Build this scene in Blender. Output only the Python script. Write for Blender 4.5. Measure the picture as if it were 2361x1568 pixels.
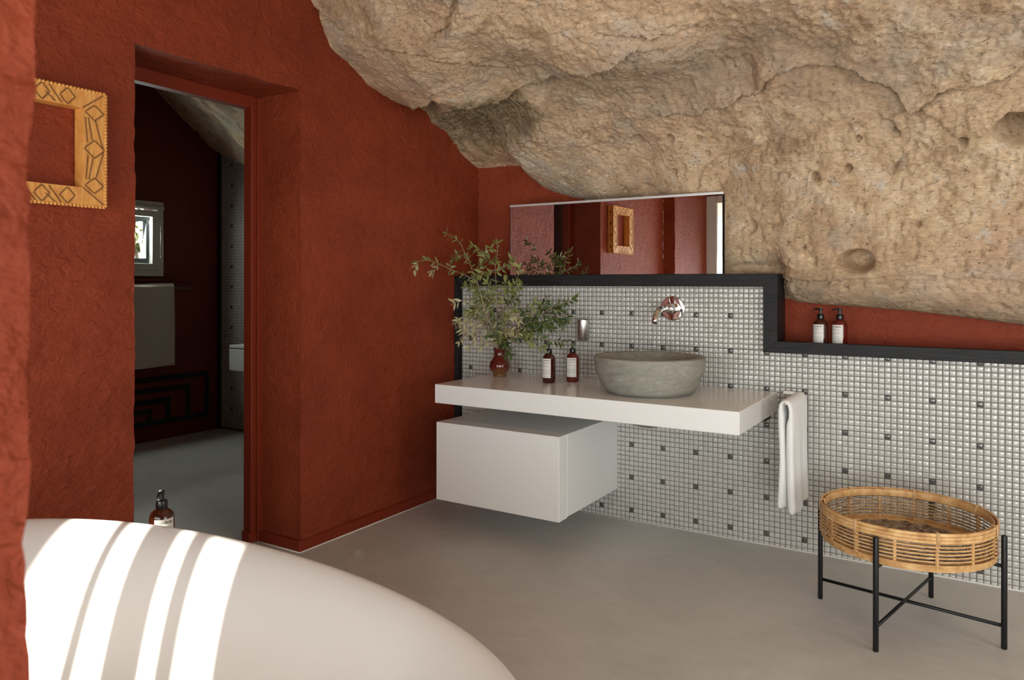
import bpy, math, random
import numpy as np
from mathutils import Vector, Matrix
random.seed(4); rng = np.random.default_rng(4)
for o in list(bpy.data.objects): bpy.data.objects.remove(o, do_unlink=True)
S = bpy.context.scene
C = S.collection
PI = math.pi

# ------------------------------------------------------------------ camera
FPX, YAW, ROLL, CX, CY, EYE = 1714.67, math.radians(-32.0188), math.radians(.0913), 1180.5, 655.2, 1.2607
cf = np.array([math.sin(YAW), math.cos(YAW), 0.])
_r0 = np.array([math.cos(YAW), -math.sin(YAW), 0.]); _u0 = np.array([0, 0, 1.])
cr = _r0*math.cos(ROLL)+_u0*math.sin(ROLL); cu = -_r0*math.sin(ROLL)+_u0*math.cos(ROLL)
CO = np.array([0, 0, EYE])
cam = bpy.data.cameras.new('camera'); camo = bpy.data.objects.new('camera', cam); C.objects.link(camo)
cam.sensor_width = 36; cam.lens = FPX/2361*36; cam.shift_x = 0; cam.shift_y = -(784-CY)/2361
cam.clip_start = .02; cam.clip_end = 200
cam.dof.use_dof = True; cam.dof.focus_distance = 3.3; cam.dof.aperture_fstop = 8
camo.matrix_world = Matrix(((cr[0], cu[0], -cf[0], 0), (cr[1], cu[1], -cf[1], 0), (cr[2], cu[2], -cf[2], EYE), (0, 0, 0, 1)))
S.camera = camo
S.view_settings.view_transform = 'Standard'; S.view_settings.look = 'None'
S.view_settings.gamma = 1; S.view_settings.use_curve_mapping = False
S.view_settings.exposure = 0.70
S.cycles.use_denoising = True
S.cycles.max_bounces = 8; S.cycles.diffuse_bounces = 5; S.cycles.transparent_max_bounces = 12

def ray(x, y): return cf+cr*(x-CX)/FPX-cu*(y-CY)/FPX
def at(x, y, ax, v):
    d = ray(x, y); return CO+d*((v-CO[ax])/d[ax])
def px(P):
    P = np.asarray(P)-CO; d = P@cf
    return CX+FPX*(P@cr)/d, CY-FPX*(P@cu)/d

# ------------------------------------------------------------------ world, sun, daylight at the openings
w = bpy.data.worlds.new('sky'); S.world = w; w.use_nodes = True
bg = w.node_tree.nodes['Background']; bg.inputs[0].default_value = (.80, .90, 1, 1); bg.inputs[1].default_value = 1.6
sl = bpy.data.lights.new('sun', 'SUN'); sl.energy = 13; sl.angle = math.radians(.6); sl.color = (1, .95, .86)
so = bpy.data.objects.new('sun', sl); C.objects.link(so)
el = math.radians(31.2); sd = Vector((-.56*math.cos(el), .83*math.cos(el), -math.sin(el)))
so.rotation_euler = sd.to_track_quat('-Z', 'Y').to_euler()
def area(name, loc, rot, sx, sy, e, col=(.975, .98, .985)):
    l = bpy.data.lights.new(name, 'AREA'); l.shape = 'RECTANGLE'; l.size = sx; l.size_y = sy; l.energy = e; l.color = col
    o = bpy.data.objects.new(name, l); C.objects.link(o); o.location = loc; o.rotation_euler = rot; return o
YW = -.9
area('daylight_doors', (-1.33, YW-.12, .85), (math.radians(101), 0, 0), 2.3, 1.5, 30)
area('daylight_window', (1.15, YW-.12, .9), (math.radians(101), 0, 0), 2.3, 1.6, 64)
area('daylight_washroom', (-5.64, 3.27, 1.62), (math.radians(72), 0, math.radians(-90)), .5, .42, 11, (.9, 1, .95))
area('daylight_side', (2.52, 1.3, 1.3), (math.radians(90), 0, math.radians(90)), 1.8, 1.8, 15)

# ------------------------------------------------------------------ helpers
def obj(name, verts, faces, mat=None, parent=None, smooth=False, loc=None):
    m = bpy.data.meshes.new(name)
    verts = np.asarray(verts, dtype=np.float64)
    m.from_pydata(verts.tolist(), [], [tuple(int(i) for i in f) for f in faces] if not isinstance(faces, np.ndarray) else faces.tolist())
    if smooth: m.polygons.foreach_set('use_smooth', [True]*len(m.polygons))
    m.update()
    o = bpy.data.objects.new(name, m); C.objects.link(o)
    if mat: m.materials.append(mat)
    if parent: o.parent = parent
    if loc is not None: o.location = loc
    return o
def thing(name, label, cat, loc=(0, 0, 0), rz=0, group=None):
    o = bpy.data.objects.new(name, None); C.objects.link(o); o.location = loc; o.rotation_euler = (0, 0, rz)
    o.empty_display_size = .05
    o['label'] = label; o['category'] = cat
    if group: o['group'] = group
    return o
def struct(o, label=None, cat='structure'):
    o['kind'] = 'structure'
    if label: o['label'] = label; o['category'] = cat
    return o
def sempty(name, label, cat):
    o = bpy.data.objects.new(name, None); C.objects.link(o); o['kind'] = 'structure'; o['label'] = label; o['category'] = cat
    return o
class MB:
    def __init__(s): s.v = []; s.f = []
    def add(s, v, f):
        n = len(s.v); s.v += [tuple(map(float, p)) for p in v]; s.f += [tuple(i+n for i in q) for q in f]; return s
    def box(s, a, b, bev=0):
        x0, y0, z0 = a; x1, y1, z1 = b
        if bev <= 0:
            v = [(x, y, z) for x in (x0, x1) for y in (y0, y1) for z in (z0, z1)]
            return s.add(v, [(0, 1, 3, 2), (4, 6, 7, 5), (0, 4, 5, 1), (2, 3, 7, 6), (0, 2, 6, 4), (1, 5, 7, 3)])
        # chamfered box: 24 verts
        lo = (x0, y0, z0); hi = (x1, y1, z1); v = []; idx = {}
        for c in range(8):
            sg = [(c >> k) & 1 for k in range(3)]
            for ax in range(3):
                p = [0, 0, 0]
                for k in range(3):
                    e = hi[k] if sg[k] else lo[k]
                    p[k] = e if k == ax else (e-bev if sg[k] else e+bev)
                idx[(c, ax)] = len(v); v.append(p)
        f = []
        for ax in range(3):
            o1, o2 = [k for k in range(3) if k != ax]
            for sg in (0, 1):
                cs = [(sg << ax) | (a_ << o1) | (b_ << o2) for a_, b_ in ((0, 0), (1, 0), (1, 1), (0, 1))]
                q = [idx[(c, ax)] for c in cs]
                # orientation
                flip = (sg == 0) != (ax == 1)
                f.append(q[::-1] if flip else q)
        for ax in range(3):
            o1, o2 = [k for k in range(3) if k != ax]
            for a_ in (0, 1):
                for b_ in (0, 1):
                    c0 = (a_ << o1) | (b_ << o2); c1 = c0 | (1 << ax)
                    f.append((idx[(c0, o1)], idx[(c1, o1)], idx[(c1, o2)], idx[(c0, o2)]))
        for c in range(8): f.append((idx[(c, 0)], idx[(c, 1)], idx[(c, 2)]))
        return s.add(v, f)
    def tube(s, pts, r, n=8, caps=True, r2=None):
        pts = [Vector(p) for p in pts]; m = len(pts); rs = r if hasattr(r, '__len__') else [r]*m
        v = []; up = None
        for i, p in enumerate(pts):
            t = (pts[min(i+1, m-1)]-pts[max(i-1, 0)]).normalized()
            if up is None: up = Vector((0, 0, 1)) if abs(t.z) < .9 else Vector((1, 0, 0))
            a = t.cross(up).normalized(); b = a.cross(t).normalized(); up = b
            for k in range(n):
                th = 2*PI*k/n; v.append(p+a*math.cos(th)*rs[i]+b*math.sin(th)*(rs[i] if r2 is None else r2))
        f = [(i*n+k, i*n+(k+1) % n, (i+1)*n+(k+1) % n, (i+1)*n+k) for i in range(m-1) for k in range(n)]
        if caps: f += [tuple(range(n))[::-1], tuple((m-1)*n+k for k in range(n))]
        return s.add(v, f)
    def ring(s, c, R, r, n=64, k=6, rz=None):
        v = []; rz = r if rz is None else rz
        for i in range(n):
            a = 2*PI*i/n
            for j in range(k):
                b = 2*PI*j/k
                v.append((c[0]+(R+r*math.cos(b))*math.cos(a), c[1]+(R+r*math.cos(b))*math.sin(a), c[2]+rz*math.sin(b)))
        f = [(i*k+j, ((i+1) % n)*k+j, ((i+1) % n)*k+(j+1) % k, i*k+(j+1) % k) for i in range(n) for j in range(k)]
        return s.add(v, f)
    def lathe(s, prof, n=32, axis='z', c=(0, 0, 0), caps=True):
        v = []
        for (r, h) in prof:
            for k in range(n):
                a = 2*PI*k/n; x, y = r*math.cos(a), r*math.sin(a)
                if axis == 'z': p = (x, y, h)
                elif axis == 'y': p = (x, h, y)
                else: p = (h, x, y)
                v.append((p[0]+c[0], p[1]+c[1], p[2]+c[2]))
        m = len(prof)
        f = [(i*n+k, i*n+(k+1) % n, (i+1)*n+(k+1) % n, (i+1)*n+k) for i in range(m-1) for k in range(n)]
        if caps: f += [tuple(range(n))[::-1], tuple((m-1)*n+k for k in range(n))]
        return s.add(v, f)
    def build(s, name, mat, parent=None, smooth=False, loc=None):
        o = obj(name, s.v, s.f, mat, parent, smooth, loc)
        import bmesh
        b = bmesh.new(); b.from_mesh(o.data); bmesh.ops.recalc_face_normals(b, faces=b.faces); b.to_mesh(o.data); b.free()
        if smooth == 'angle': o.data.set_sharp_from_angle(angle=math.radians(38))
        return o

# ---- vectorised gradient noise
_perm = rng.permutation(256); _perm = np.concatenate([_perm, _perm, _perm])
_grad = rng.normal(size=(256, 3)); _grad /= np.linalg.norm(_grad, axis=1)[:, None]
def noise(P):
    P = np.asarray(P, dtype=np.float64); i = np.floor(P).astype(int); f = P-i; i &= 255
    t = f*f*f*(f*(f*6-15)+10); out = 0
    for dx in (0, 1):
        for dy in (0, 1):
            for dz in (0, 1):
                h = _perm[_perm[_perm[i[:, 0]+dx]+i[:, 1]+dy]+i[:, 2]+dz]
                g = _grad[h]; d = ((f-np.array([dx, dy, dz]))*g).sum(1)
                wt = (t[:, 0] if dx else 1-t[:, 0])*(t[:, 1] if dy else 1-t[:, 1])*(t[:, 2] if dz else 1-t[:, 2])
                out = out+wt*d
    return out*1.6
def fbm(P, o=4, g=.5):
    s = 0; a = 1
    for k in range(o): s = s+a*noise(P*2**k+k*17.3); a *= g
    return s

# ------------------------------------------------------------------ materials
def mat(name, col=(.5, .5, .5), rough=.5, metal=0, spec=.5, coat=0, trans=0, ior=1.45):
    m = bpy.data.materials.new(name); m.use_nodes = True
    b = m.node_tree.nodes['Principled BSDF']
    b.inputs['Base Color'].default_value = (*col, 1); b.inputs['Roughness'].default_value = rough
    b.inputs['Metallic'].default_value = metal; b.inputs['Specular IOR Level'].default_value = spec
    b.inputs['Coat Weight'].default_value = coat; b.inputs['Transmission Weight'].default_value = trans
    b.inputs['IOR'].default_value = ior
    return m
def nn(m, t, **k):
    n = m.node_tree.nodes.new(t)
    for a, v in k.items():
        if a.startswith('i_'): n.inputs[a[2:].replace('_', ' ')].default_value = v
        else: setattr(n, a, v)
    return n
def lk(m, a, b): m.node_tree.links.new(a, b)
def coords(m, scale=(1, 1, 1), gen='Object'):
    t = nn(m, 'ShaderNodeTexCoord'); p = nn(m, 'ShaderNodeMapping'); p.inputs['Scale'].default_value = scale
    lk(m, t.outputs[gen], p.inputs[0]); return p.outputs[0]
def ntex(m, v, sc, det=4, rough=.6, dist=0):
    n = nn(m, 'ShaderNodeTexNoise'); n.inputs['Scale'].default_value = sc; n.inputs['Detail'].default_value = det
    n.inputs['Roughness'].default_value = rough; n.inputs['Distortion'].default_value = dist
    lk(m, v, n.inputs['Vector']); return n.outputs['Fac']
def ramp(m, f, stops):
    r = nn(m, 'ShaderNodeValToRGB'); e = r.color_ramp.elements
    while len(e) < len(stops): e.new(.5)
    for k, (p, c) in enumerate(stops):
        e[k].position = p; e[k].color = (*c, 1) if len(c) == 3 else c
    lk(m, f, r.inputs[0]); return r.outputs[0]
def mixc(m, f, a, b, mode='MIX'):
    n = nn(m, 'ShaderNodeMix', data_type='RGBA', blend_type=mode)
    for s, x in ((n.inputs[0], f), (n.inputs[6], a), (n.inputs[7], b)):
        if isinstance(x, (int, float)): s.default_value = x
        elif isinstance(x, tuple): s.default_value = (*x, 1)
        else: lk(m, x, s)
    return n.outputs[2]
def math_(m, op, a, b=0.):
    n = nn(m, 'ShaderNodeMath', operation=op)
    for s, x in ((n.inputs[0], a), (n.inputs[1], b)):
        if isinstance(x, (int, float)): s.default_value = x
        else: lk(m, x, s)
    return n.outputs[0]
def bump(m, h, dist, strength=1., chain=None):
    n = nn(m, 'ShaderNodeBump'); n.inputs['Strength'].default_value = strength; n.inputs['Distance'].default_value = dist
    lk(m, h, n.inputs['Height'])
    if chain is not None: lk(m, chain, n.inputs['Normal'])
    return n.outputs[0]
def P(m): return m.node_tree.nodes['Principled BSDF']

def plaster(name, c1, c2, rough=.62, amp=1.):
    m = mat(name, c1, rough, spec=.35)
    v = coords(m, (1, 1, 1.35))
    big = ntex(m, v, 3, 4, .6); fine = ntex(m, v, 55, 4, .6, .5); mid = ntex(m, v, 22, 3, .55, .8)
    vor = nn(m, 'ShaderNodeTexVoronoi'); vor.inputs['Scale'].default_value = 42; lk(m, v, vor.inputs['Vector'])
    pit = ramp(m, vor.outputs['Distance'], [(.0, (0, 0, 0)), (.16, (1, 1, 1))])
    pm = ntex(m, v, 9, 2); pm2 = ramp(m, pm, [(.52, (0, 0, 0)), (.62, (1, 1, 1))])
    pit2 = mixc(m, pm2, (1., 1., 1.), pit)
    col = mixc(m, ramp(m, big, [(.3, (0, 0, 0)), (.7, (1, 1, 1))]), c1, c2)
    dk = tuple(x*.35 for x in c1)
    col = mixc(m, pit2, dk, col)
    lk(m, col, P(m).inputs['Base Color'])
    n1 = bump(m, mid, .012*amp, .8); n2 = bump(m, fine, .006*amp, .8, n1); n3 = bump(m, pit2, .004*amp, .9, n2)
    lk(m, n3, P(m).inputs['Normal'])
    return m
M = {}
M['red'] = plaster('red_plaster', (.205, .029, .0085), (.27, .043, .0125))
M['red_smooth'] = mat('red_paint', (.205, .025, .008), .55, spec=.3)
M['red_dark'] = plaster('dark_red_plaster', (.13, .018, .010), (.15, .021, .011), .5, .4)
M['white_wall'] = plaster('white_plaster', (.60, .56, .50), (.66, .62, .55), .7, .5)

m = mat('microcement', (.40, .39, .37), .42, spec=.4); M['floor'] = m
v = coords(m); a = ntex(m, v, 1.3, 6, .65, 1.2); b = ntex(m, coords(m, (1, 2.2, 1)), 5, 8, .7, 2.0)
c = mixc(m, .45, a, b)
lk(m, ramp(m, c, [(.34, (.49, .475, .45)), (.5, (.565, .55, .52)), (.66, (.63, .61, .58))]), P(m).inputs['Base Color'])
lk(m, ramp(m, b, [(.3, (.36, .36, .36)), (.7, (.52, .52, .52))]), P(m).inputs['Roughness'])
lk(m, bump(m, b, .002, .35), P(m).inputs['Normal'])

m = mat('limestone', (.5, .38, .27), .88, spec=.2); M['rock'] = m
v = coords(m); vs = coords(m, (1, 1.2, 2.4))
big = ntex(m, v, 1.1, 5, .6, .6); mid = ntex(m, v, 5, 6, .65, 1.0); fine = ntex(m, vs, 34, 8, .75, 1.2); fine2 = ntex(m, v, 120, 4, .7)
base = ramp(m, mid, [(.28, (.40, .25, .15)), (.42, (.65, .44, .27)), (.55, (.81, .585, .375)), (.7, (.88, .71, .52))])
pink = mixc(m, ramp(m, big, [(.47, (0, 0, 0)), (.60, (1, 1, 1))]), base, (.70, .45, .30))
pk2 = mixc(m, .55, base, pink)
grey = mixc(m, ramp(m, ntex(m, v, 2.2, 5, .6, .4), [(.53, (0, 0, 0)), (.68, (.7, .7, .7))]), pk2, (.52, .46, .39))
white = mixc(m, ramp(m, ntex(m, v, 8, 6, .7, .5), [(.60, (0, 0, 0)), (.70, (.8, .8, .8))]), grey, (.70, .64, .56))
crk = mixc(m, ramp(m, fine, [(.36, (.85, .85, .85)), (.46, (0, 0, 0))]), white, (.25, .165, .10))
at_ = nn(m, 'ShaderNodeAttribute', attribute_name='earth')
er = mixc(m, ramp(m, fine, [(.35, (0, 0, 0)), (.65, (1, 1, 1))]), (.12, .08, .04), (.46, .35, .21))
at2 = nn(m, 'ShaderNodeAttribute', attribute_name='stain_shade')
toned = mixc(m, math_(m, 'MULTIPLY', at2.outputs['Fac'], ramp(m, ntex(m, v, 9, 6, .7, .6), [(.3, (.25, .25, .25)), (.6, (1, 1, 1))])), crk, (.36, .27, .19))  # mask mixes natural grey-brown stone with shade put into the colour
vor = nn(m, 'ShaderNodeTexVoronoi'); vor.inputs['Scale'].default_value = 26; lk(m, v, vor.inputs['Vector'])
spk = mixc(m, 1., ramp(m, vor.outputs['Distance'], [(.06, (1, 1, 1)), (.13, (0, 0, 0))]), ramp(m, ntex(m, v, 4, 3), [(.5, (0, 0, 0)), (.58, (1, 1, 1))]), 'MULTIPLY')
toned = mixc(m, spk, toned, (.13, .085, .05))
cc = mixc(m, at_.outputs['Fac'], toned, er)
lk(m, cc, P(m).inputs['Base Color'])
n1 = bump(m, mid, .03, .5); n2 = bump(m, fine, .012, .9, n1); n3 = bump(m, fine2, .003, .8, n2)
lk(m, n3, P(m).inputs['Normal'])

def tilemat(name, c, r=.16):
    m = mat(name, c, r, spec=.9)
    oi = nn(m, 'ShaderNodeTexCoord'); n = ntex(m, oi.outputs['Object'], 38, 1, .5)
    lk(m, mixc(m, n, tuple(x*.88 for x in c), tuple(min(1, x*1.1) for x in c)), P(m).inputs['Base Color'])
    lk(m, bump(m, ntex(m, oi.outputs['Object'], 90, 1, .4), .0015, .35), P(m).inputs['Normal'])
    return m
M['tile'] = tilemat('white_mosaic_glaze', (.50, .485, .45), .085); M['tile_dark'] = tilemat('charcoal_mosaic_glaze', (.085, .078, .072), .10)
M['grout'] = mat('dark_grout', (.15, .138, .122), .9)
m = mat('black_stained_oak', (.022, .021, .022), .5, spec=.3); M['black_wood'] = m
g = ntex(m, coords(m, (3, 14, 60)), 2.2, 6, .7, .6)
lk(m, ramp(m, g, [(.35, (.006, .006, .007)), (.6, (.018, .017, .018)), (.75, (.040, .038, .039))]), P(m).inputs['Base Color'])
lk(m, bump(m, g, .002, .7), P(m).inputs['Normal'])
M['white_lacquer'] = mat('white_satin_lacquer', (.76, .75, .725), .32, spec=.4)
M['counter'] = mat('white_solid_surface', (.80, .79, .765), .2, spec=.5)
M['tub'] = mat('white_stone_resin', (.86, .84, .83), .38, spec=.4)
M['chrome'] = mat('chrome', (.85, .85, .86), .06, 1)
M['steel'] = mat('brushed_steel', (.55, .50, .46), .3, 1); P(M['steel']).inputs['Anisotropic'].default_value = .7
M['mirror'] = mat('mirror_glass', (.9, .9, .9), .01, 1)
M['alu'] = mat('light_aluminium', (.75, .73, .72), .35, .6)
M['black'] = mat('black_metal', (.012, .012, .013), .4, .3)
M['blackplastic'] = mat('black_plastic', (.008, .008, .008), .22)
m = mat('amber_glass', (.045, .008, .003), .08, spec=.6, coat=.4); M['amber'] = m
M['amber_red'] = mat('reddish_amber_glass', (.10, .010, .005), .08, spec=.6, coat=.4)
M['label'] = mat('paper_label', (.72, .69, .64), .6); M['ink'] = mat('dark_ink', (.04, .035, .03), .7); M['ink_grey'] = mat('grey_ink', (.33, .31, .29), .7)
m = mat('glazed_earthenware', (.12, .012, .008), .12, coat=.5); M['vase'] = m
tc = nn(m, 'ShaderNodeTexCoord'); sx = nn(m, 'ShaderNodeSeparateXYZ'); lk(m, tc.outputs['Object'], sx.inputs[0])
zz = math_(m, 'ADD', sx.outputs[2], math_(m, 'MULTIPLY', ntex(m, tc.outputs['Object'], 30, 2), .03))
lk(m, ramp(m, zz, [(.035, (.17, .075, .025)), (.075, (.10, .012, .008))]), P(m).inputs['Base Color'])
m = mat('grey_stone', (.27, .26, .22), .6, spec=.3); M['stone'] = m
v = coords(m, (1, 1, 3.2)); s1 = ntex(m, v, 7, 5, .6, 2.2)
lk(m, ramp(m, s1, [(.3, (.215, .205, .175)), (.5, (.27, .255, .215)), (.64, (.31, .295, .255)), (.70, (.40, .385, .34))]), P(m).inputs['Base Color'])
lk(m, bump(m, ntex(m, v, 60, 4), .001, .4), P(m).inputs['Normal'])
m = mat('terry_cotton', (.85, .84, .82), .95, spec=.1); M['towel'] = m
P(m).inputs['Sheen Weight'].default_value = .4
lk(m, bump(m, ntex(m, coords(m), 350, 3, .7), .004, .6), P(m).inputs['Normal'])
m = mat('rattan', (.50, .27, .10), .5); M['rattan'] = m
g = ntex(m, coords(m, (1, 1, 1)), 26, 4, .6)
lk(m, ramp(m, g, [(.3, (.42, .21, .075)), (.5, (.62, .36, .145)), (.7, (.76, .50, .24))]), P(m).inputs['Base Color'])
M['rattan_pale'] = mat('pale_rattan_binding', (.66, .42, .21), .5)
m = mat('weathered_rattan', (.30, .22, .15), .6); M['rattan_grey'] = m
g = ntex(m, coords(m), 40, 5, .7)
lk(m, ramp(m, g, [(.36, (.09, .05, .025)), (.5, (.30, .21, .14)), (.66, (.46, .38, .30))]), P(m).inputs['Base Color'])
m = mat('carved_pine', (.60, .29, .085), .5); M['pine'] = m
g = ntex(m, coords(m, (1, 6, 1)), 14, 5, .6, .8)
lk(m, ramp(m, g, [(.3, (.58, .22, .045)), (.5, (.72, .33, .08)), (.7, (.80, .42, .12))]), P(m).inputs['Base Color'])
M['carve'] = mat('carved_groove_brown', (.16, .065, .02), .8)
M['bark'] = mat('olive_bark', (.30, .23, .15), .8)
def leafmat(n, a, b):
    m = mat(n, a, .45, spec=.4)
    oi = nn(m, 'ShaderNodeObjectInfo'); lk(m, mixc(m, oi.outputs['Random'], a, b), P(m).inputs['Base Color']); return m
M['leaf'] = leafmat('olive_leaf_green', (.105, .125, .024), (.25, .255, .085)); M['leaf_pale'] = leafmat('olive_leaf_dry', (.30, .27, .14), (.46, .41, .25))
M['leaf_dark'] = leafmat('olive_leaf_dark', (.032, .055, .011), (.09, .125, .030)); M['leaf_yellow'] = mat('yellow_leaf', (.65, .38, .01), .5)
M['pvc'] = mat('grey_white_window_frame', (.62, .60, .56), .45)
M['pvc_dark'] = mat('dark_window_gasket', (.05, .052, .055), .5)
M['sealant'] = mat('white_sealant', (.70, .68, .64), .6)
M['terrace'] = mat('pale_terrace_paving', (.62, .56, .48), .85)
M['fret'] = mat('black_fret_mosaic', (.008, .008, .010), .3)
m = bpy.data.materials.new('clear_glass'); m.use_nodes = True; M['glass'] = m
nt = m.node_tree; nt.nodes.remove(nt.nodes['Principled BSDF']); out = nt.nodes['Material Output']
tr = nn(m, 'ShaderNodeBsdfTransparent'); gl = nn(m, 'ShaderNodeBsdfGlossy'); gl.inputs['Roughness'].default_value = .01
fr = nn(m, 'ShaderNodeFresnel'); fr.inputs['IOR'].default_value = 1.35; mx = nn(m, 'ShaderNodeMixShader')
tr.inputs[0].default_value = (.95, .97, .96, 1)
lk(m, fr.outputs[0], mx.inputs[0]); lk(m, tr.outputs[0], mx.inputs[1]); lk(m, gl.outputs[0], mx.inputs[2]); lk(m, mx.outputs[0], out.inputs[0])

# ------------------------------------------------------------------ structure: plastered walls
def wobble(V, amp=.0035, sc=17.):
    V = np.asarray(V); d = np.stack([fbm(V*sc+np.array([k*31.7, k*11.1, k*5.3]), 3, .6) for k in range(3)], 1)
    d2 = np.stack([noise(V*3.1+np.array([k*7.7, 3, k*2.])) for k in range(3)], 1)
    return V+d*amp+d2*amp*1.1
class Patch:
    def __init__(s): s.V = []; s.F = []; s.n = 0
    def quad(s, a, b, c, d, step=.03):
        a, b, c, d = (np.array(p, float) for p in (a, b, c, d))
        nu = max(1, int(round(np.linalg.norm(b-a)/step))); nv = max(1, int(round(np.linalg.norm(d-a)/step)))
        u, v = np.meshgrid(np.linspace(0, 1, nu+1), np.linspace(0, 1, nv+1), indexing='ij'); u = u.ravel()[:, None]; v = v.ravel()[:, None]
        s.V.append(a*(1-u)*(1-v)+b*u*(1-v)+c*u*v+d*(1-u)*v)
        i, j = np.meshgrid(np.arange(nu), np.arange(nv), indexing='ij'); q = (i*(nv+1)+j).ravel()
        s.F.append(np.stack([q, q+nv+1, q+nv+2, q+1], 1)+s.n); s.n += (nu+1)*(nv+1); return s
    def build(s, name, mat, amp=.0035, sc=17.):
        V = np.concatenate(s.V); V = wobble(V, amp, sc)
        o = obj(name, V, np.concatenate(s.F), mat, smooth=True); return o
XA, YT, YN = -2.7016, 3.707, 3.915
D0, D1, DZ = 1.628, 2.442, 2.17          # doorway
XB = -3.05                               # door frame face depth
ZT = 3.25
p = Patch(); st = .022
p.quad((XA, .14, 0), (XA, D0, 0), (XA, D0, DZ), (XA, .14, DZ), st)
p.quad((XA, D1, 0), (XA, 4.0, 0), (XA, 4.0, DZ), (XA, D1, DZ), st)
p.quad((XA, .14, DZ), (XA, D0, DZ), (XA, D0, ZT), (XA, .14, ZT), st)
p.quad((XA, D0, DZ), (XA, D1, DZ), (XA, D1, ZT), (XA, D0, ZT), st)
p.quad((XA, D1, DZ), (XA, 4.0, DZ), (XA, 4.0, ZT), (XA, D1, ZT), st)
p.quad((XA, D1, 0), (XB, D1, 0), (XB, D1, DZ), (XA, D1, DZ), st)
p.quad((XA, D0, 0), (XA, D0, DZ), (XB, D0, DZ), (XB, D0, 0), st)
p.quad((XA, D0, DZ), (XA, D1, DZ), (XB, D1, DZ), (XB, D0, DZ), st)
p.quad((XA, .14, 0), (XA, .14, ZT), (-2.58, .14, ZT), (-2.58, .14, 0), .04)
p.quad((-2.58, .14, 0), (-2.58, YW, 0), (-2.58, YW, ZT), (-2.58, .14, ZT), .04)
struct(p.build('wall_left', M['red']), 'rough red plastered wall with the doorway and the carved frame', 'wall')
# back face of that wall towards the washroom
mb = MB()
mb.box((-3.1, .9, 0), (-3.06, D0-.03, ZT)); mb.box((-3.1, D1+.05, 0), (-3.06, 4.2, ZT)); mb.box((-3.1, D0-.03, DZ+.05), (-3.06, D1+.05, ZT))
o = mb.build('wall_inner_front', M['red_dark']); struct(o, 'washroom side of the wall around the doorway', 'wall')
# niche wall behind the mirror and the bottle ledge
p = Patch(); p.quad((XA-.05, YN, .85), (2.6, YN, .85), (2.6, YN, 2.6), (XA-.05, YN, 2.6), .03)
p.quad((XA-.05, 3.70, .942), (2.6, 3.70, .942), (2.6, YN+.02, .942), (XA-.05, YN+.02, .942), .03)
struct(p.build('wall_recess', M['red'], .002), 'red plastered wall in the recess behind the mirror and ledge', 'wall')
mb = MB(); mb.box((XA-.03, 3.80, .95), (-.82, YN, 1.285)); o = mb.build('trim_2', M['red_smooth']); struct(o, 'red painted ledge top behind the black rail under the mirror', 'trim')
# floor
FLX0, FLX1, FLY0, FLY1 = -5.7, 2.6, -.95, 4.4
o = obj('floor', [(FLX0, FLY0, 0), (FLX1, FLY0, 0), (FLX1, FLY1, 0), (FLX0, FLY1, 0), (FLX0, FLY0, -.1), (FLX1, FLY0, -.1), (FLX1, FLY1, -.1), (FLX0, FLY1, -.1)],
        [(0, 1, 2, 3), (7, 6, 5, 4), (0, 4, 5, 1), (1, 5, 6, 2), (2, 6, 7, 3), (3, 7, 4, 0)], M['floor'])
struct(o, 'grey polished microcement floor', 'floor')
# baseboards
mb = MB(); mb.box((XA-.01, D1-.012, 0), (XA+.013, 3.70, .053), .003); o = mb.build('baseboard_left', M['red_smooth']); struct(o, 'low red painted baseboard right of the doorway', 'baseboard')
mb = MB(); mb.box((XB, D1-.015, 0), (XA+.012, D1+.01, .0525), .003); o = mb.build('baseboard_doorway', M['red_smooth']); struct(o, 'low red baseboard on the side of the doorway', 'baseboard')
mb = MB(); mb.box((XA-.01, .15, 0), (XA+.013, D0, .053), .003); o = mb.build('baseboard_front', M['red_smooth']); struct(o, 'red baseboard behind the bathtub', 'baseboard')
mb = MB(); mb.tube([(XA+.016, D1-.016, .001), (XA+.016, 3.70, .001)], .004, 5); mb.tube([(XB, D1-.017, .001), (XA+.016, D1-.017, .001)], .004, 5); mb.tube([(XA, YT-.004, .002), (2.6, YT-.004, .002)], .0045, 5)
o = mb.build('trim_3', M['sealant'], smooth=True); struct(o, 'thin white sealant line where the walls meet the floor', 'trim')
# door frame (red painted), set deep in the reveal
df = sempty('door_1', 'red painted door frame deep in the doorway', 'door frame')
mb = MB(); mb.box((-3.05, D1-.048, 0), (-2.99, D1+.06, DZ), .004); mb.build('jamb', M['red_smooth'], df)
mb = MB(); mb.box((-3.046, D1-.062, 0), (-2.986, D1+.05, .055), .004); mb.build('plinth_block', M['red_smooth'], df)
mb = MB(); mb.box((-3.05, D0-.06, 0), (-2.99, D0+.03, DZ), .004); mb.build('jamb', M['red_smooth'], df)
mb = MB(); mb.box((-3.05, D0-.06, DZ-.055), (-2.992, D1+.06, DZ+.06), .004); mb.build('head', M['red_smooth'], df)
mb = MB(); mb.box((-2.99, D1-.022, 0), (-2.975, D1+.01, DZ-.001), .002); mb.build('cover_bead', M['red_smooth'], df)
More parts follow.
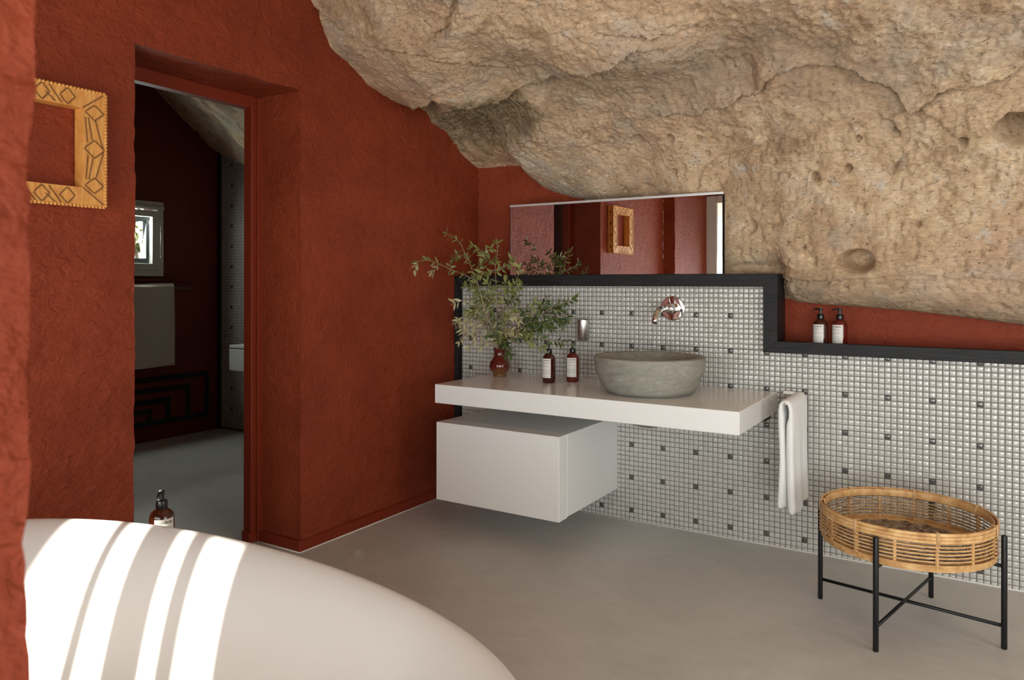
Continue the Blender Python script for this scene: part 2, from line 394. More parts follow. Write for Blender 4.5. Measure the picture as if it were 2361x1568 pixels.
# window wall behind the camera and the side wall
p = Patch()
def wallY(y, x0, x1, z0, z1, s=.12): p.quad((x0, y, z0), (x1, y, z0), (x1, y, z1), (x0, y, z1), s)
wallY(YW, -2.75, -2.58, 0, ZT); wallY(YW, -2.58, -.104, 2.25, ZT); wallY(YW, -.104, -.05, 0, ZT); wallY(YW, -.05, 2.4, 2.25, ZT); wallY(YW, 2.4, 2.62, 0, ZT)
o = p.build('wall_front', M['red']); struct(o, 'red plastered wall with the glazed doors behind the viewpoint', 'wall')
mb = MB(); mb.box((2.55, YW, 0), (2.62, .4, ZT)); mb.box((2.55, 2.2, 0), (2.62, 4.3, ZT)); mb.box((2.55, .4, 0), (2.62, 2.2, .4)); mb.box((2.55, .4, 2.2), (2.62, 2.2, ZT))
o = mb.build('wall_right', M['white_wall']); struct(o, 'pale plastered side wall', 'wall')
# foreground pier
p = Patch(); cx, cy = -.5405, .254; x0, y0 = -.675, -.05; s_ = .008
p.quad((cx, y0, 0), (cx, cy, 0), (cx, cy, ZT), (cx, y0, ZT), s_*1.6); p.quad((cx, cy, 0), (x0, cy, 0), (x0, cy, ZT), (cx, cy, ZT), s_*1.6)
p.quad((x0, cy, 0), (x0, y0, 0), (x0, y0, ZT), (x0, cy, ZT), .04); p.quad((x0, y0, 0), (cx, y0, 0), (cx, y0, ZT), (x0, y0, ZT), .04)
struct(p.build('wall_pier', M['red'], .0042, 24.), 'blurred red plastered pier close at the left edge', 'pier')
# glazed doors
gd = sempty('window_2', 'white framed glass doors letting in the sun', 'glass doors')
def bars(par, xs, z0, z1, y=YW, m_='pvc'):
    for a_, b_ in xs:
        q = MB(); q.box((a_, y-.02, z0), (b_, y+.02, z1), .004); q.build('stile', M[m_], par)
bars(gd, [(-2.58, -2.46), (-.597, -.571), (-.482, -.371), (-.309, -.259), (-.118, -.104)], 0, 2.25)
for z0, z1 in ((0, .08), (2.17, 2.25)):
    q = MB(); q.box((-2.46, YW-.028, z0), (-.104, YW+.028, z1), .004); q.build('rail', M['pvc'], gd)
q = MB(); q.box((-2.46, YW-.004, .08), (-.104, YW+.004, 2.17)); q.build('pane', M['glass'], gd)
gw = sempty('window_3', 'wide white framed window behind the viewpoint', 'window')
bars(gw, [(-.05, .0), (1.15, 1.21), (2.34, 2.4)], 0, 2.25)
for z0, z1 in ((0, .08), (2.17, 2.25)):
    q = MB(); q.box((.0, YW-.028, z0), (2.34, YW+.028, z1), .004); q.build('rail', M['pvc'], gw)
q = MB(); q.box((.0, YW-.004, .08), (2.34, YW+.004, 2.17)); q.build('pane', M['glass'], gw)
# outside: terrace, and unseen roof slabs added to block the sun
o = MB().box((-12, -14, -.2), (12, -.95, -.03)).build('ground_terrace', M['terrace']); struct(o, 'pale sunlit terrace outside', 'ground')
o = MB().box((-12, -.95, -.25), (-5.7, 14, -.05)).build('ground_garden', M['terrace']); struct(o, 'pale ground outside the washroom window', 'ground')
_q = MB(); _pl = [(-.06, -.95), (8, -.95), (8, -9), (5.37, -9)]
_q.add([(a_, b_, 2.62) for a_, b_ in _pl]+[(a_, b_, 2.74) for a_, b_ in _pl], [(0, 1, 2, 3), (7, 6, 5, 4), (0, 4, 5, 1), (1, 5, 6, 2), (2, 6, 7, 3), (3, 7, 4, 0)])
_pl = [(-8, -.95), (-8, -9), (4.69, -9), (-.745, -.95)]  # second added slab, leaves a slit along the sun's azimuth
_q.add([(a_, b_, 2.62) for a_, b_ in _pl]+[(a_, b_, 2.74) for a_, b_ in _pl], [(0, 1, 2, 3), (7, 6, 5, 4), (0, 4, 5, 1), (1, 5, 6, 2), (2, 6, 7, 3), (3, 7, 4, 0)])
o = _q.build('roof_sun_block', M['white_wall']); struct(o, 'unseen roof slabs added outside to cut the sun to a strip', 'roof')
o = MB().box((2.62, -1, 2.62), (6.5, 4.5, 2.74)).build('roof_side', M['white_wall']); struct(o, 'side eave outside', 'roof')

# ------------------------------------------------------------------ washroom beyond the doorway
XF, YF = -5.6, 4.15
mb = MB(); WY0, WY1, WZ0, WZ1 = 2.95, 3.6, 1.32, 1.915
mb.box((XF-.25, .9, 0), (XF, WY0, 3.4)); mb.box((XF-.25, WY1, 0), (XF, YF+.1, 3.4)); mb.box((XF-.25, WY0, 0), (XF, WY1, WZ0)); mb.box((XF-.25, WY0, WZ1), (XF, WY1, 3.4))
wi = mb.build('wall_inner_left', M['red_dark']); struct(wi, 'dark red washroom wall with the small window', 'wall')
def band(y0, z0, y1, z1):
    q = MB(); q.box((XF-.002, y0, z0), (XF+.006, y1, z1), .002); q.build('fret_band', M['fret'], wi)
t_ = .042
# nested meander: (left, top, right)
for k, (yr, zt) in enumerate(((4.04, .515), (3.86, .425), (3.68, .335), (3.52, .262))):
    band(3.0, zt-t_, yr, zt); band(yr-t_, .165, yr, zt-t_)
band(3.0, .123, 4.04, .165)
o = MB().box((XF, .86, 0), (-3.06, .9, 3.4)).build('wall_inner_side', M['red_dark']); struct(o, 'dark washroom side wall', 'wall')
o = MB().box((XF, YF, 0), (-2.75, YF+.1, 3.4)).build('wall_inner_back', M['grout']); struct(o, 'mosaic tiled washroom wall', 'wall'); wib = o
def tile_mesh(name, s=.0226, h=.0042, n=3, mt=None):
    g = [-1, -.62, .62, 1]; V = []; F = []
    for i in range(4):
        for j in range(4):
            e = max(abs(g[i]), abs(g[j])); y = -h*(1 if e < .9 else .62); V.append((g[i]*s/2, y, g[j]*s/2))
    for i in range(3):
        for j in range(3): F.append((i*4+j, (i+1)*4+j, (i+1)*4+j+1, i*4+j+1))
    ed = [0, 4, 8, 12, 13, 14, 15, 11, 7, 3, 2, 1]; b0 = len(V)
    for k in ed: V.append((V[k][0]*1.0, .001, V[k][2]*1.0))
    for k in range(12): F.append((ed[k], b0+k, b0+(k+1) % 12, ed[(k+1) % 12]))
    return V, F
TV, TF = tile_mesh('t')
TVn = np.array(TV); TFl = TF
def tiles_joined(name, cs, material, parent, tilt=.035):
    cs = np.asarray(cs); n = len(cs); k = len(TVn)
    V = np.tile(TVn, (n, 1, 1)); tx = rng.normal(0, tilt, (n, 1)); tz = rng.normal(0, tilt, (n, 1))
    V[:, :, 1] += V[:, :, 0]*tx+V[:, :, 2]*tz
    V = V+cs[:, None, :]
    q4 = [f for f in TFl]
    F = (np.array(q4)[None]+(np.arange(n)*k)[:, None, None]).reshape(-1, 4)
    o = obj(name, V.reshape(-1, 3), F, material, parent, True)
    return o
def shared_tile(material):
    me = bpy.data.meshes.new('tile'); me.from_pydata(TV, [], TF); me.polygons.foreach_set('use_smooth', [True]*len(me.polygons)); me.materials.append(material); me.update(); return me
TM, TMD = shared_tile(M['tile']), shared_tile(M['tile_dark'])
def tile_obj(me, c, parent, name='tile'):
    o = bpy.data.objects.new(name, me); C.objects.link(o); o.parent = parent; o.location = c
    o.rotation_euler = (random.gauss(0, .035), 0, random.gauss(0, .035)); return o
U = .025
# washroom mosaic (only a strip shows)
cs = []; dk = []
for i in range(46):
    for j in range(100):
        x = -5.44+(i-6)*U; z = .533+(j-21)*U
        if x < XF+.012 or x > -4.45 or z < .012: continue
        (dk if (i-6) % 7 == 0 and (j-21) % 7 == 0 else cs).append((x, YF, z))
o = tiles_joined('mosaic_tiles', cs, M['tile'], wib, .01); o['kind'] = 'stuff'
for c_ in dk: tile_obj(TMD, c_, wib, 'accent_tile')
# washroom rock
gx = np.linspace(-5.75, -3.0, 120); gy = np.linspace(.7, 4.3, 160); X, Y = np.meshgrid(gx, gy, indexing='ij')
Z = 2.43-.66*(Y-4.1)-.42*(X+5.6); Z = np.clip(Z, 1.9, 3.35)
V = np.stack([X.ravel(), Y.ravel(), Z.ravel()], 1); V[:, 2] += .05*fbm(V*2.2, 3)+.035*np.abs(fbm(V*6, 3))+.012*fbm(V*18, 3)
i, j = np.meshgrid(np.arange(119), np.arange(159), indexing='ij'); q = (i*160+j).ravel()
o = obj('ceiling_inner', V, np.stack([q, q+1, q+161, q+160], 1), M['rock'], smooth=True); struct(o, 'rough rock ceiling of the washroom', 'rock')
mb = MB(); mb.box((XF, .9, 3.4), (-3.06, YF+.1, 3.45)); o = mb.build('ceiling_slab', M['red_dark']); struct(o, 'slab above the washroom', 'ceiling')
# washroom window
wn = sempty('window_1', 'small grey framed washroom window with a blind chain', 'window')
def frame(par, name, x0, x1, y0, y1, z0, z1, w_, m_):
    q = MB(); q.box((x0, y0, z0), (x1, y0+w_, z1), .002); q.box((x0, y1-w_, z0), (x1, y1, z1), .002)
    q.box((x0, y0+w_, z0), (x1, y1-w_, z0+w_), .002); q.box((x0, y0+w_, z1-w_), (x1, y1-w_, z1), .002); return q.build(name, M[m_], par)
frame(wn, 'outer_frame', XF-.04, XF+.03, WY0, WY1, WZ0, WZ1, .05, 'pvc')
frame(wn, 'sash', XF-.03, XF+.045, WY0+.05, WY1-.055, WZ0+.05, WZ1-.075, .05, 'pvc')
frame(wn, 'gasket', XF-.05, XF, WY0+.1, WY1-.09, WZ0+.1, WZ1-.12, .04, 'pvc_dark')
q = MB(); q.box((XF-.035, WY0+.1, WZ0+.1), (XF-.03, WY1-.1, WZ1-.12)); q.build('pane', M['glass'], wn)
q = MB(); q.tube([(XF+.055, WY0+.02, WZ1-.05), (XF+.055, WY1-.02, WZ1-.05)], .018, 10); q.build('blind_roll', M['pvc'], wn, True)
q = MB(); pts = [(XF+.06, WY1-.045, WZ1-.06), (XF+.06, WY1-.045, WZ0+.15), (XF+.06, WY1-.035, WZ0+.13), (XF+.06, WY1-.025, WZ0+.15), (XF+.06, WY1-.025, WZ1-.06)]
q.tube(pts, .0025, 5); q.build('blind_chain', M['alu'], wn, True)
q = MB(); q.box((XF-.02, WY0-.05, WZ0-.04), (XF+.05, WY1+.25, WZ0-.02), .003); o = q.build('trim_4', M['red_dark']); struct(o, 'narrow dark red sill shelf under the washroom window', 'trim')
# garden seen through it
t = thing('garden_pillar', 'pale grey stone pillar outside the washroom window', 'pillar', (-8.35, 5.30, -.05))
for k in range(7): q = MB(); q.box((-.16, -.16, k*.42+.004), (.16, .16, k*.42+.414), .012); q.build('stone_block', M['stone'] if 0 else M['white_wall'], t)
def leaf_verts(L, W, bend=.15):
    pr = [(0, .12), (.25, .85), (.5, 1), (.78, .62), (1, .05)]; V = []
    for u_, wv in pr:
        z = -bend*L*u_*u_
        V += [(u_*L, -wv*W/2, z+.1*W*wv), (u_*L, 0, z), (u_*L, wv*W/2, z+.1*W*wv)]
    F = []
    for k in range(4):
        a_ = k*3; F += [(a_, a_+3, a_+4, a_+1), (a_+1, a_+4, a_+5, a_+2)]
    return V, F
t = thing('garden_vine', 'green leafy vine outside the washroom window', 'plant', (-7.5, 4.46, 0))
q = MB(); q.tube([(0, 0, -.05), (.05, .1, 1.2), (-.05, 0, 2.4)], .02, 6); q.build('stem', M['bark'], t, True)
V = []; F = []
lv, lf = leaf_verts(.08, .05)
for k in range(420):
    R = Matrix.Rotation(random.uniform(0, 6.28), 3, 'Z')@Matrix.Rotation(random.uniform(-1.2, 1.2), 3, 'Y'); c_ = Vector((random.gauss(0, .10), random.gauss(0, .10), random.uniform(.6, 2.6)))
    n0 = len(V); V += [tuple(R@Vector(a_)+c_) for a_ in lv]; F += [tuple(i_+n0 for i_ in f_) for f_ in lf]
o = obj('foliage', V, F, M['leaf'], t, True); o['kind'] = 'stuff'
# washroom towel, bar, basin, shower glass
t = thing('bath_towel', 'large grey bath towel hung under the washroom window', 'towel', (XF+.07, 0, 0))
nu, nv = 60, 46; V = []; F = []
for s2 in (1, -1):
    for i in range(nu+1):
        for j in range(nv+1):
            y = 2.9+(3.655-2.9)*i/nu; s_l = j/nv
            z = 1.262-(1.262-.6)*s_l; xo = (.032+.006*math.sin(y*17+1.5*s_l)) * min(1, .35+math.sqrt(min(1, s_l*9)))
            V.append((s2*xo, y-.012*(i == nu)*abs(s_l-.5), z+.004*math.sin(y*9)))
b0 = (nu+1)*(nv+1)
for s2 in (0, 1):
    for i in range(nu):
        for j in range(nv):
            a_ = s2*b0+i*(nv+1)+j; F.append((a_, a_+nv+1, a_+nv+2, a_+1))
for i in range(nu):
    a_ = i*(nv+1); F.append((a_, a_+nv+1, a_+b0+nv+1, a_+b0)); a_ += nv; F.append((a_, a_+nv+1, a_+b0+nv+1, a_+b0))
for j in range(nv):
    a_ = nu*(nv+1)+j; F.append((a_, a_+1, a_+1+b0, a_+b0))
M['towel_grey'] = mat('grey_terry', (.62, .57, .51), .95, spec=.1); lk(M['towel_grey'], bump(M['towel_grey'], ntex(M['towel_grey'], coords(M['towel_grey']), 300, 3), .004, .6), P(M['towel_grey']).inputs['Normal'])
obj('cloth', V, F, M['towel_grey'], t, True)
t = thing('towel_bar', 'thin steel towel bar under the washroom window', 'towel bar', (XF, 3.3, 1.225))
q = MB(); q.tube([(.07, -.4, 0), (.07, .52, 0)], .008, 8); q.build('rod', M['steel'], t, True)
for yy in (-.38, .5): q = MB(); q.tube([(0, yy, 0), (.07, yy, 0)], .007, 8); q.build('post', M['steel'], t, True)
t = thing('wash_basin', 'white rectangular wall basin on the washroom mosaic', 'basin', (-4.73, 3.98, 0))
q = MB(); q.box((-.30, -.17, .572), (.3, .165, .745), .006); q.build('bowl', M['white_lacquer'], t)
q = MB(); q.box((-.30, -.17, .752), (.3, .165, .776), .004); q.build('rim', M['white_lacquer'], t)
q = MB(); q.box((-.29, -.165, .745), (.29, .16, .752)); q.build('joint', M['pvc_dark'], t)
q = MB(); q.box((XF, YF-.03, 0), (XF+.012, YF, 2.5)); o = q.build('trim_5', M['black_wood']); struct(o, 'thin black strip beside the washroom mosaic', 'trim')

# ------------------------------------------------------------------ mosaic wall
XR = 1.6
SX, SZ = -.875, .938                      # step of the wall
X0, Z0 = -1.738+0.0, 1.2607-.155          # lattice origin: accent tiles every seven
mb = MB(); mb.box((XA-.02, YT, 0), (SX+.05, YT+.1, 1.27)); mb.box((SX+.05, YT, 0), (XR+1.0, YT+.1, .955))
wb = mb.build('wall_back', M['grout']); struct(wb, 'stepped wall of small white and charcoal mosaic tiles', 'wall')
light = []; dark = []
i0 = int((X0-(XA+.0))/U); 
for i in range(-i0-1, int((XR-X0)/U)):
    for j in range(-46, 8):
        x = X0+i*U; z = Z0+j*U
        if z < -.005: continue
        if x < XA+.018: continue
        if x > SX-.006 and z > SZ+.006: continue
        if z > 1.256: continue
        if i % 7 == 0 and j % 7 == 0: dark.append((x, YT, z))
        else: light.append((x, YT, z))
def size_px(c_):
    a_ = px(np.array(c_)); 
    return a_[0] < 2361 and a_[1] < 1568
vis = [c_ for c_ in light if size_px(c_)]
vis.sort(key=lambda c_: -((c_[0]) - .0*abs(c_[2]-.6)))
single = set(vis[:300])
tiles_joined('mosaic_tiles', [c_ for c_ in light if c_ not in single], M['tile'], wb)['kind'] = 'stuff'
for c_ in vis[:300]: tile_obj(TM, c_, wb)
for c_ in dark: tile_obj(TMD, c_, wb, 'accent_tile')
# wall vent seen through the tray
c_ = at(2149, 1167, 1, YT)
t = thing('wall_vent', 'small black upright vent slot in the mosaic behind the rattan tray', 'vent', (float(c_[0]), YT-.001, float(c_[2])))
q = MB(); q.box((-.011, -.006, -.036), (.011, .001, .036), .001); q.build('plate', M['blackplastic'], t)
for k in range(4): q = MB(); q.box((-.008, -.008, -.026+k*.016), (.008, -.005, -.021+k*.016)); q.build('slat', M['black'], t)
# black frame trim, mitred
YR = 3.668
tr1 = sempty('trim_1', 'black stained wooden frame around the mosaic wall with mitred corners', 'trim')
def prism(name, poly, y0, y1, material, par):
    n = len(poly); V = [(a_, y0, b_) for a_, b_ in poly]+[(a_, y1, b_) for a_, b_ in poly]
    F = [tuple(range(n)), tuple(range(2*n-1, n-1, -1))]+[(k, (k+1) % n, n+(k+1) % n, n+k) for k in range(n)]
    q = MB(); q.add(V, F); o = q.build(name, material, par)
    b = o.modifiers.new('bevel', 'BEVEL'); b.width = .0012; b.segments = 1; return o
RZ1 = 1.3125; RZ0 = 1.2498; PX0 = -.871; PX1 = -.805; SZ1 = .990; SZ0 = .935
prism('top_rail', [(XA+.0, RZ1), (XA+.022, RZ0), (PX0, RZ0), (PX1, RZ1)], YR, YT+.12, M['black_wood'], tr1)
prism('left_post', [(XA, RZ1), (XA+.022, RZ0), (XA+.022, 0), (XA, 0)], YR-.012, YT+.02, M['black_wood'], tr1)
prism('step_post', [(PX1, RZ1), (PX0, RZ0), (PX0, SZ0), (PX1, SZ1)], YR, YT+.125, M['black_wood'], tr1)
prism('ledge_rail', [(PX0, SZ0), (PX1, SZ1), (XR+1, SZ1), (XR+1, SZ0)], YR, YT+.004, M['black_wood'], tr1)

# ------------------------------------------------------------------ rock
secs = {
 -3.4: [(4.3, 1.95), (3.9, 2.0), (3.6, 2.15), (3.25, 2.27), (2.9, 2.32), (2.65, 2.42), (2.5, 2.62), (2.38, 2.85), (2.0, 3.1)],
 -2.7016: [(4.3, 1.94), (3.91, 2.0), (3.757, 2.055), (3.578, 2.159), (3.411, 2.219), (3.217, 2.267), (3.072, 2.272), (2.902, 2.304), (2.744, 2.389), (2.631, 2.424), (2.582, 2.516), (2.512, 2.62), (2.44, 2.8), (2.2, 3.05), (2.0, 3.12)],
 -2.36: [(4.3, 1.94), (3.91, 1.99), (3.7, 2.03), (3.4, 2.13), (3.1, 2.2), (2.8, 2.3), (2.55, 2.42), (2.4, 2.6), (2.2, 2.8), (1.9, 3.05)],
 -2.22: [(4.3, 1.78), (3.91, 1.845), (3.75, 1.90), (3.5, 2.05), (3.15, 2.16), (2.8, 2.28), (2.55, 2.38), (2.35, 2.53), (2.1, 2.75), (1.85, 3.0)],
 -1.97: [(4.3, 1.70), (3.91, 1.755), (3.80, 1.85), (3.62, 2.0), (3.3, 2.13), (2.95, 2.26), (2.6, 2.38), (2.3, 2.52), (2.05, 2.7), (1.75, 2.95)],
 -1.5: [(4.3, 1.55), (3.93, 1.62), (3.80, 1.80), (3.65, 1.98), (3.35, 2.13), (2.95, 2.27), (2.6, 2.40), (2.3, 2.53), (2.0, 2.7), (1.65, 2.95)],
 -1.07: [(4.3, 1.10), (3.91, 1.17), (3.83, 1.30), (3.77, 1.50), (3.73, 1.78), (3.6, 2.0), (3.3, 2.17), (2.9, 2.31), (2.55, 2.43), (2.2, 2.58), (1.9, 2.75), (1.5, 2.97)],
 -.84: [(4.3, 1.16), (3.91, 1.18), (3.80, 1.30), (3.71, 1.48), (3.66, 1.75), (3.5, 2.02), (3.2, 2.2), (2.8, 2.35), (2.4, 2.5), (2.0, 2.68), (1.4, 2.97)],
 -.74: [(4.3, 1.20), (3.91, 1.172), (3.76, 1.185), (3.69, 1.27), (3.66, 1.45), (3.62, 1.75), (3.45, 2.02), (3.15, 2.2), (2.75, 2.35), (2.35, 2.5), (1.95, 2.7), (1.35, 2.97)],
 -.3: [(4.3, 1.17), (3.91, 1.145), (3.74, 1.15), (3.64, 1.24), (3.60, 1.45), (3.55, 1.75), (3.35, 2.02), (3.05, 2.2), (2.65, 2.35), (2.25, 2.5), (1.85, 2.7), (1.25, 2.97)],
 .17: [(4.3, 1.12), (3.91, 1.088), (3.72, 1.10), (3.60, 1.22), (3.55, 1.45), (3.48, 1.72), (3.25, 1.98), (2.95, 2.16), (2.55, 2.32), (2.15, 2.48), (1.75, 2.68), (1.15, 2.95)],
 1.2: [(4.3, 1.0), (3.91, .98), (3.65, 1.0), (3.50, 1.12), (3.42, 1.4), (3.30, 1.7), (3.05, 1.95), (2.75, 2.12), (2.35, 2.3), (1.95, 2.45), (1.5, 2.65), (1.0, 2.92)],
 2.7: [(4.3, .95), (3.91, .9), (3.6, .95), (3.4, 1.1), (3.3, 1.4), (3.15, 1.7), (2.9, 1.95), (2.6, 2.12), (2.2, 2.3), (1.8, 2.45), (1.4, 2.65), (.9, 2.92)],
}
NS = 420
xs = sorted(secs); prof = []
for x in xs:
    a_ = np.array(secs[x]); L = np.concatenate([[0], np.cumsum(np.linalg.norm(np.diff(a_, axis=0), axis=1))]); L /= L[-1]
    s_ = np.linspace(0, 1, NS); yy = np.interp(s_, L, a_[:, 0]); zz = np.interp(s_, L, a_[:, 1])
    k = np.hanning(29); k /= k.sum()
    for _ in range(1):
        yp = np.pad(yy, 14, mode='reflect', reflect_type='odd'); zp = np.pad(zz, 14, mode='reflect', reflect_type='odd'); y2 = np.convolve(yp, k, 'valid'); z2 = np.convolve(zp, k, 'valid')
    if abs(x+2.7016) < .01: y2, z2 = .3*y2+.7*yy, .3*z2+.7*zz
    prof.append(np.stack([y2, z2], 1))
prof = np.array(prof); xs = np.array(xs)
gx = np.concatenate([np.linspace(-3.2, -2.75, 12), np.arange(-2.74, .45, .0062), np.linspace(.46, 2.65, 130)])
# monotone-ish cubic (pchip with finite-difference slopes)
dx = np.diff(xs); dl = np.diff(prof, axis=0)/dx[:, None, None]
sl_ = np.zeros_like(prof); sl_[0] = dl[0]; sl_[-1] = dl[-1]
for k in range(1, len(xs)-1):
    a_, b_ = dl[k-1], dl[k]; hm = np.where(a_*b_ > 0, 2*a_*b_/np.where(np.abs(a_+b_) < 1e-9, 1, a_+b_), 0); sl_[k] = hm
idx = np.clip(np.searchsorted(xs, gx)-1, 0, len(xs)-2); t_ = ((gx-xs[idx])/dx[idx])[:, None, None]; h_ = dx[idx][:, None, None]
G = ((2*t_**3-3*t_**2+1)*prof[idx]+(t_**3-2*t_**2+t_)*h_*sl_[idx]+(-2*t_**3+3*t_**2)*prof[idx+1]+(t_**3-t_**2)*h_*sl_[idx+1])
# carry the ceiling on to the window wall
NE = 30; ext = np.linspace(0, 1, NE+1)[1:]
Y = G[:, :, 0]; Z = G[:, :, 1]
Ye = Y[:, -1:]*(1-ext)+(-1.0)*ext; Ze = Z[:, -1:]+(3.12-Z[:, -1:])*np.minimum(1, ext*2.2)
Y = np.concatenate([Y, Ye], 1); Z = np.concatenate([Z, Ze], 1); X = np.repeat(gx[:, None], Y.shape[1], 1)
nx, ns = X.shape
Pg = np.stack([X, Y, Z], 2)
du = np.gradient(Pg, axis=0); dv = np.gradient(Pg, axis=1); N = np.cross(du, dv); N /= np.linalg.norm(N, axis=2)[:, :, None]+1e-12
N = N.reshape(-1, 3); V = Pg.reshape(-1, 3)
cen = np.array([-.5, 1.5, 1.2]); sg = np.sign(((cen-V)*N).sum(1)); N = N*np.where(np.median(sg) > 0, 1, -1)   # towards the room
sN = np.tile(np.concatenate([np.linspace(0, 1, NS), np.ones(NE)]), nx)
# keep large swells away from the visible contour with the walls
fade = np.clip((V[:, 2]*0+(3.80-V[:, 1]))/.35, 0, 1); fade *= np.clip((V[:, 0]+2.72)/.45, 0, 1)*.93+.07
Vn = V*np.array([1, 1, 1.25])
D = fade*(.05*fbm(Vn*1.6, 2)+.016*fbm(Vn*4.5+9, 2)) + (.25+.75*fade)*(+.006*(1-np.abs(fbm(Vn*9+3, 3))*1.6)+.007*fbm(Vn*np.array([14, 14, 26])+5, 3)+.0075*fbm(Vn*np.array([45, 45, 70]), 3))
pu, pv = px(V); pu = np.where(V[:, 1] > .6, pu, -9999)
def seg_d(poly, width=1e9):
    d = np.full(len(pu), 1e9); side = np.zeros(len(pu))
    for (ax, ay), (bx, by) in zip(poly[:-1], poly[1:]):
        ex, ey = bx-ax, by-ay; L2 = ex*ex+ey*ey; t = np.clip(((pu-ax)*ex+(pv-ay)*ey)/L2, 0, 1)
        q = np.hypot(pu-ax-t*ex, pv-ay-t*ey); cr_ = ex*(pv-ay)-ey*(pu-ax); m_ = q < d; d[m_] = q[m_]; side[m_] = np.sign(cr_)[m_]
    return d, side
jag = 14*fbm(V*7, 3)
ridges = [([(935, 238), (1000, 214), (1060, 222), (1130, 236), (1180, 228), (1232, 200), (1290, 175), (1350, 148), (1420, 112)], .050, .5),
          ([(1560, 250), (1660, 225), (1755, 200), (1775, 175), (1800, 155), (1880, 152), (1960, 156), (2000, 180), (2060, 195), (2115, 238)], .035, .7),
          ([(2105, 240), (2180, 195), (2260, 175), (2380, 140)], .045, 1),
          ([(1070, -30), (1050, 20), (1036, 60), (990, 80)], .022, 1), ([(700, 0), (860, 90), (1000, 110), (1180, 170)], .015, 1)]
for poly, amp, gr in ridges:
    d, s = seg_d(poly); s = np.where(s == 0, 1, s); sdst = d*s+jag*.8   # + below the line
    D += np.where(sdst < 0, 1.25*amp*np.exp(sdst/70.), 0)*np.clip(fade*2, 0, 1) - .034*gr*np.exp(-(np.clip(sdst, 0, 99)/9.)**2)*(sdst >= 0)*np.exp(-np.maximum(d-200, 0)/50)*(d < 60)
cracks = [[(1250, 220), (1290, 205), (1320, 190), (1345, 200)], [(1605, 430), (1618, 395), (1660, 368), (1720, 350), (1780, 325)], [(2035, 280), (2050, 300), (2068, 316)], [(2050, 400), (2075, 370), (2105, 345)], [(1130, 245), (1210, 205)], [(1410, 135), (1370, 160), (1280, 180), (1250, 190)], [(1700, 640), (1900, 655), (2100, 640), (2361, 655)], [(1400, 60), (1500, 75), (1600, 60)]]
for poly in cracks:
    d, s = seg_d(poly); d = np.abs(d+jag*.35); D -= .026*np.exp(-(d/5.)**2)
pits = [(1470, 323, 9, .035), (1546, 319, 8, .03), (1410, 322, 5, .02), (1881, 409, 10, .035), (1954, 390, 8, .03), (1613, 317, 6, .02), (1631, 353, 6, .02), (1555, 395, 6, .02), (1977, 322, 7, .02), (2222, 323, 10, .03), (2062, 312, 8, .03), (1814, 560, 4, .015), (2116, 518, 6, .02), (1855, 569, 4, .02), (1785, 375, 4, .01), (1500, 375, 6, .015), (1350, 313, 7, .02)]
for (a_, b_, r_, dp) in pits:
    q = np.hypot(pu-a_, pv-b_)/r_; D -= 2.4*dp*np.exp(-q**4)
for (a_, b_, rx, ry, dp) in [(1972, 603, 36, 24, .16), (2352, 300, 56, 38, .22), (1130, 285, 95, 48, .075), (975, 255, 34, 22, .03), (2110, 330, 60, 60, .0)]:
    q = np.hypot((pu-a_)/rx, (pv-b_)/ry)+.12*fbm(V*14, 2); D -= dp/(1+np.exp((q-1)*(9 if dp < .1 else 14)))
D -= fade*.05*np.exp(-(seg_d([(1150, 150), (1300, 215), (1500, 215), (1650, 165), (1760, 110), (1900, 120)])[0]/60.)**2)
D += fade*.03*np.exp(-(seg_d([(760, 60), (900, 100), (1100, 110), (1300, 90), (1500, 100)])[0]/70.)**2)
por = np.clip(fbm(V*34+7, 2)-.42, 0, 1); D -= .035*por*(.25+.75*np.clip((pv-230)/120, 0, 1))
por2 = np.clip(fbm(V*13+3, 2)-.50, 0, 1); D -= .05*por2*np.clip((pv-230)/120, 0, 1)
D -= .05*np.exp(-(((pu-1730)/70)**2+((pv-622)/16)**2))
earth = 1/(1+np.exp((np.hypot((pu-1110)/125, (pv-285)/62)+.35*fbm(V*12, 3)-1)*8))
earth = np.maximum(earth, .9/(1+np.exp((np.hypot((pu-970)/46, (pv-252)/26)+.3*fbm(V*12, 2)-1)*8)))
D += earth*.014*np.abs(fbm(V*np.array([38, 38, 60]), 3))
V2 = V+N*D[:, None]
i, j = np.meshgrid(np.arange(nx-1), np.arange(ns-1), indexing='ij'); q = (i*ns+j).ravel()
F = np.stack([q, q+ns, q+ns+1, q+1], 1)
o = obj('ceiling', V2, F, M['rock'], smooth=True)
o.data.attributes.new('earth', 'FLOAT', 'POINT').data.foreach_set('value', np.clip(earth, 0, 1).astype(np.float32))
if np.median(sg) <= 0: o.data.flip_normals()
stain_shd = np.exp(-((seg_d([(1150, 150), (1300, 205), (1500, 205), (1650, 165), (1760, 90), (1900, 150), (2050, 170)])[0]+jag*2)/75.)**2)*.8+np.exp(-(((pv-735-(pu-2361)*.13)/38)**2))*(pu > 1830)*.7  # grey-brown stone tone and painted-in shade under the slab; also darkens the bottom lip
o.data.attributes.new('stain_shade', 'FLOAT', 'POINT').data.foreach_set('value', np.clip(stain_shd, 0, 1).astype(np.float32))
struct(o, 'huge overhanging tan limestone rock forming ceiling and upper wall', 'rock'); rock = o
o = MB().box((-3.2, -1.0, 3.3), (2.7, 4.4, 3.36)).build('ceiling_top', M['rock']); struct(o, 'rock mass above the overhang', 'rock')
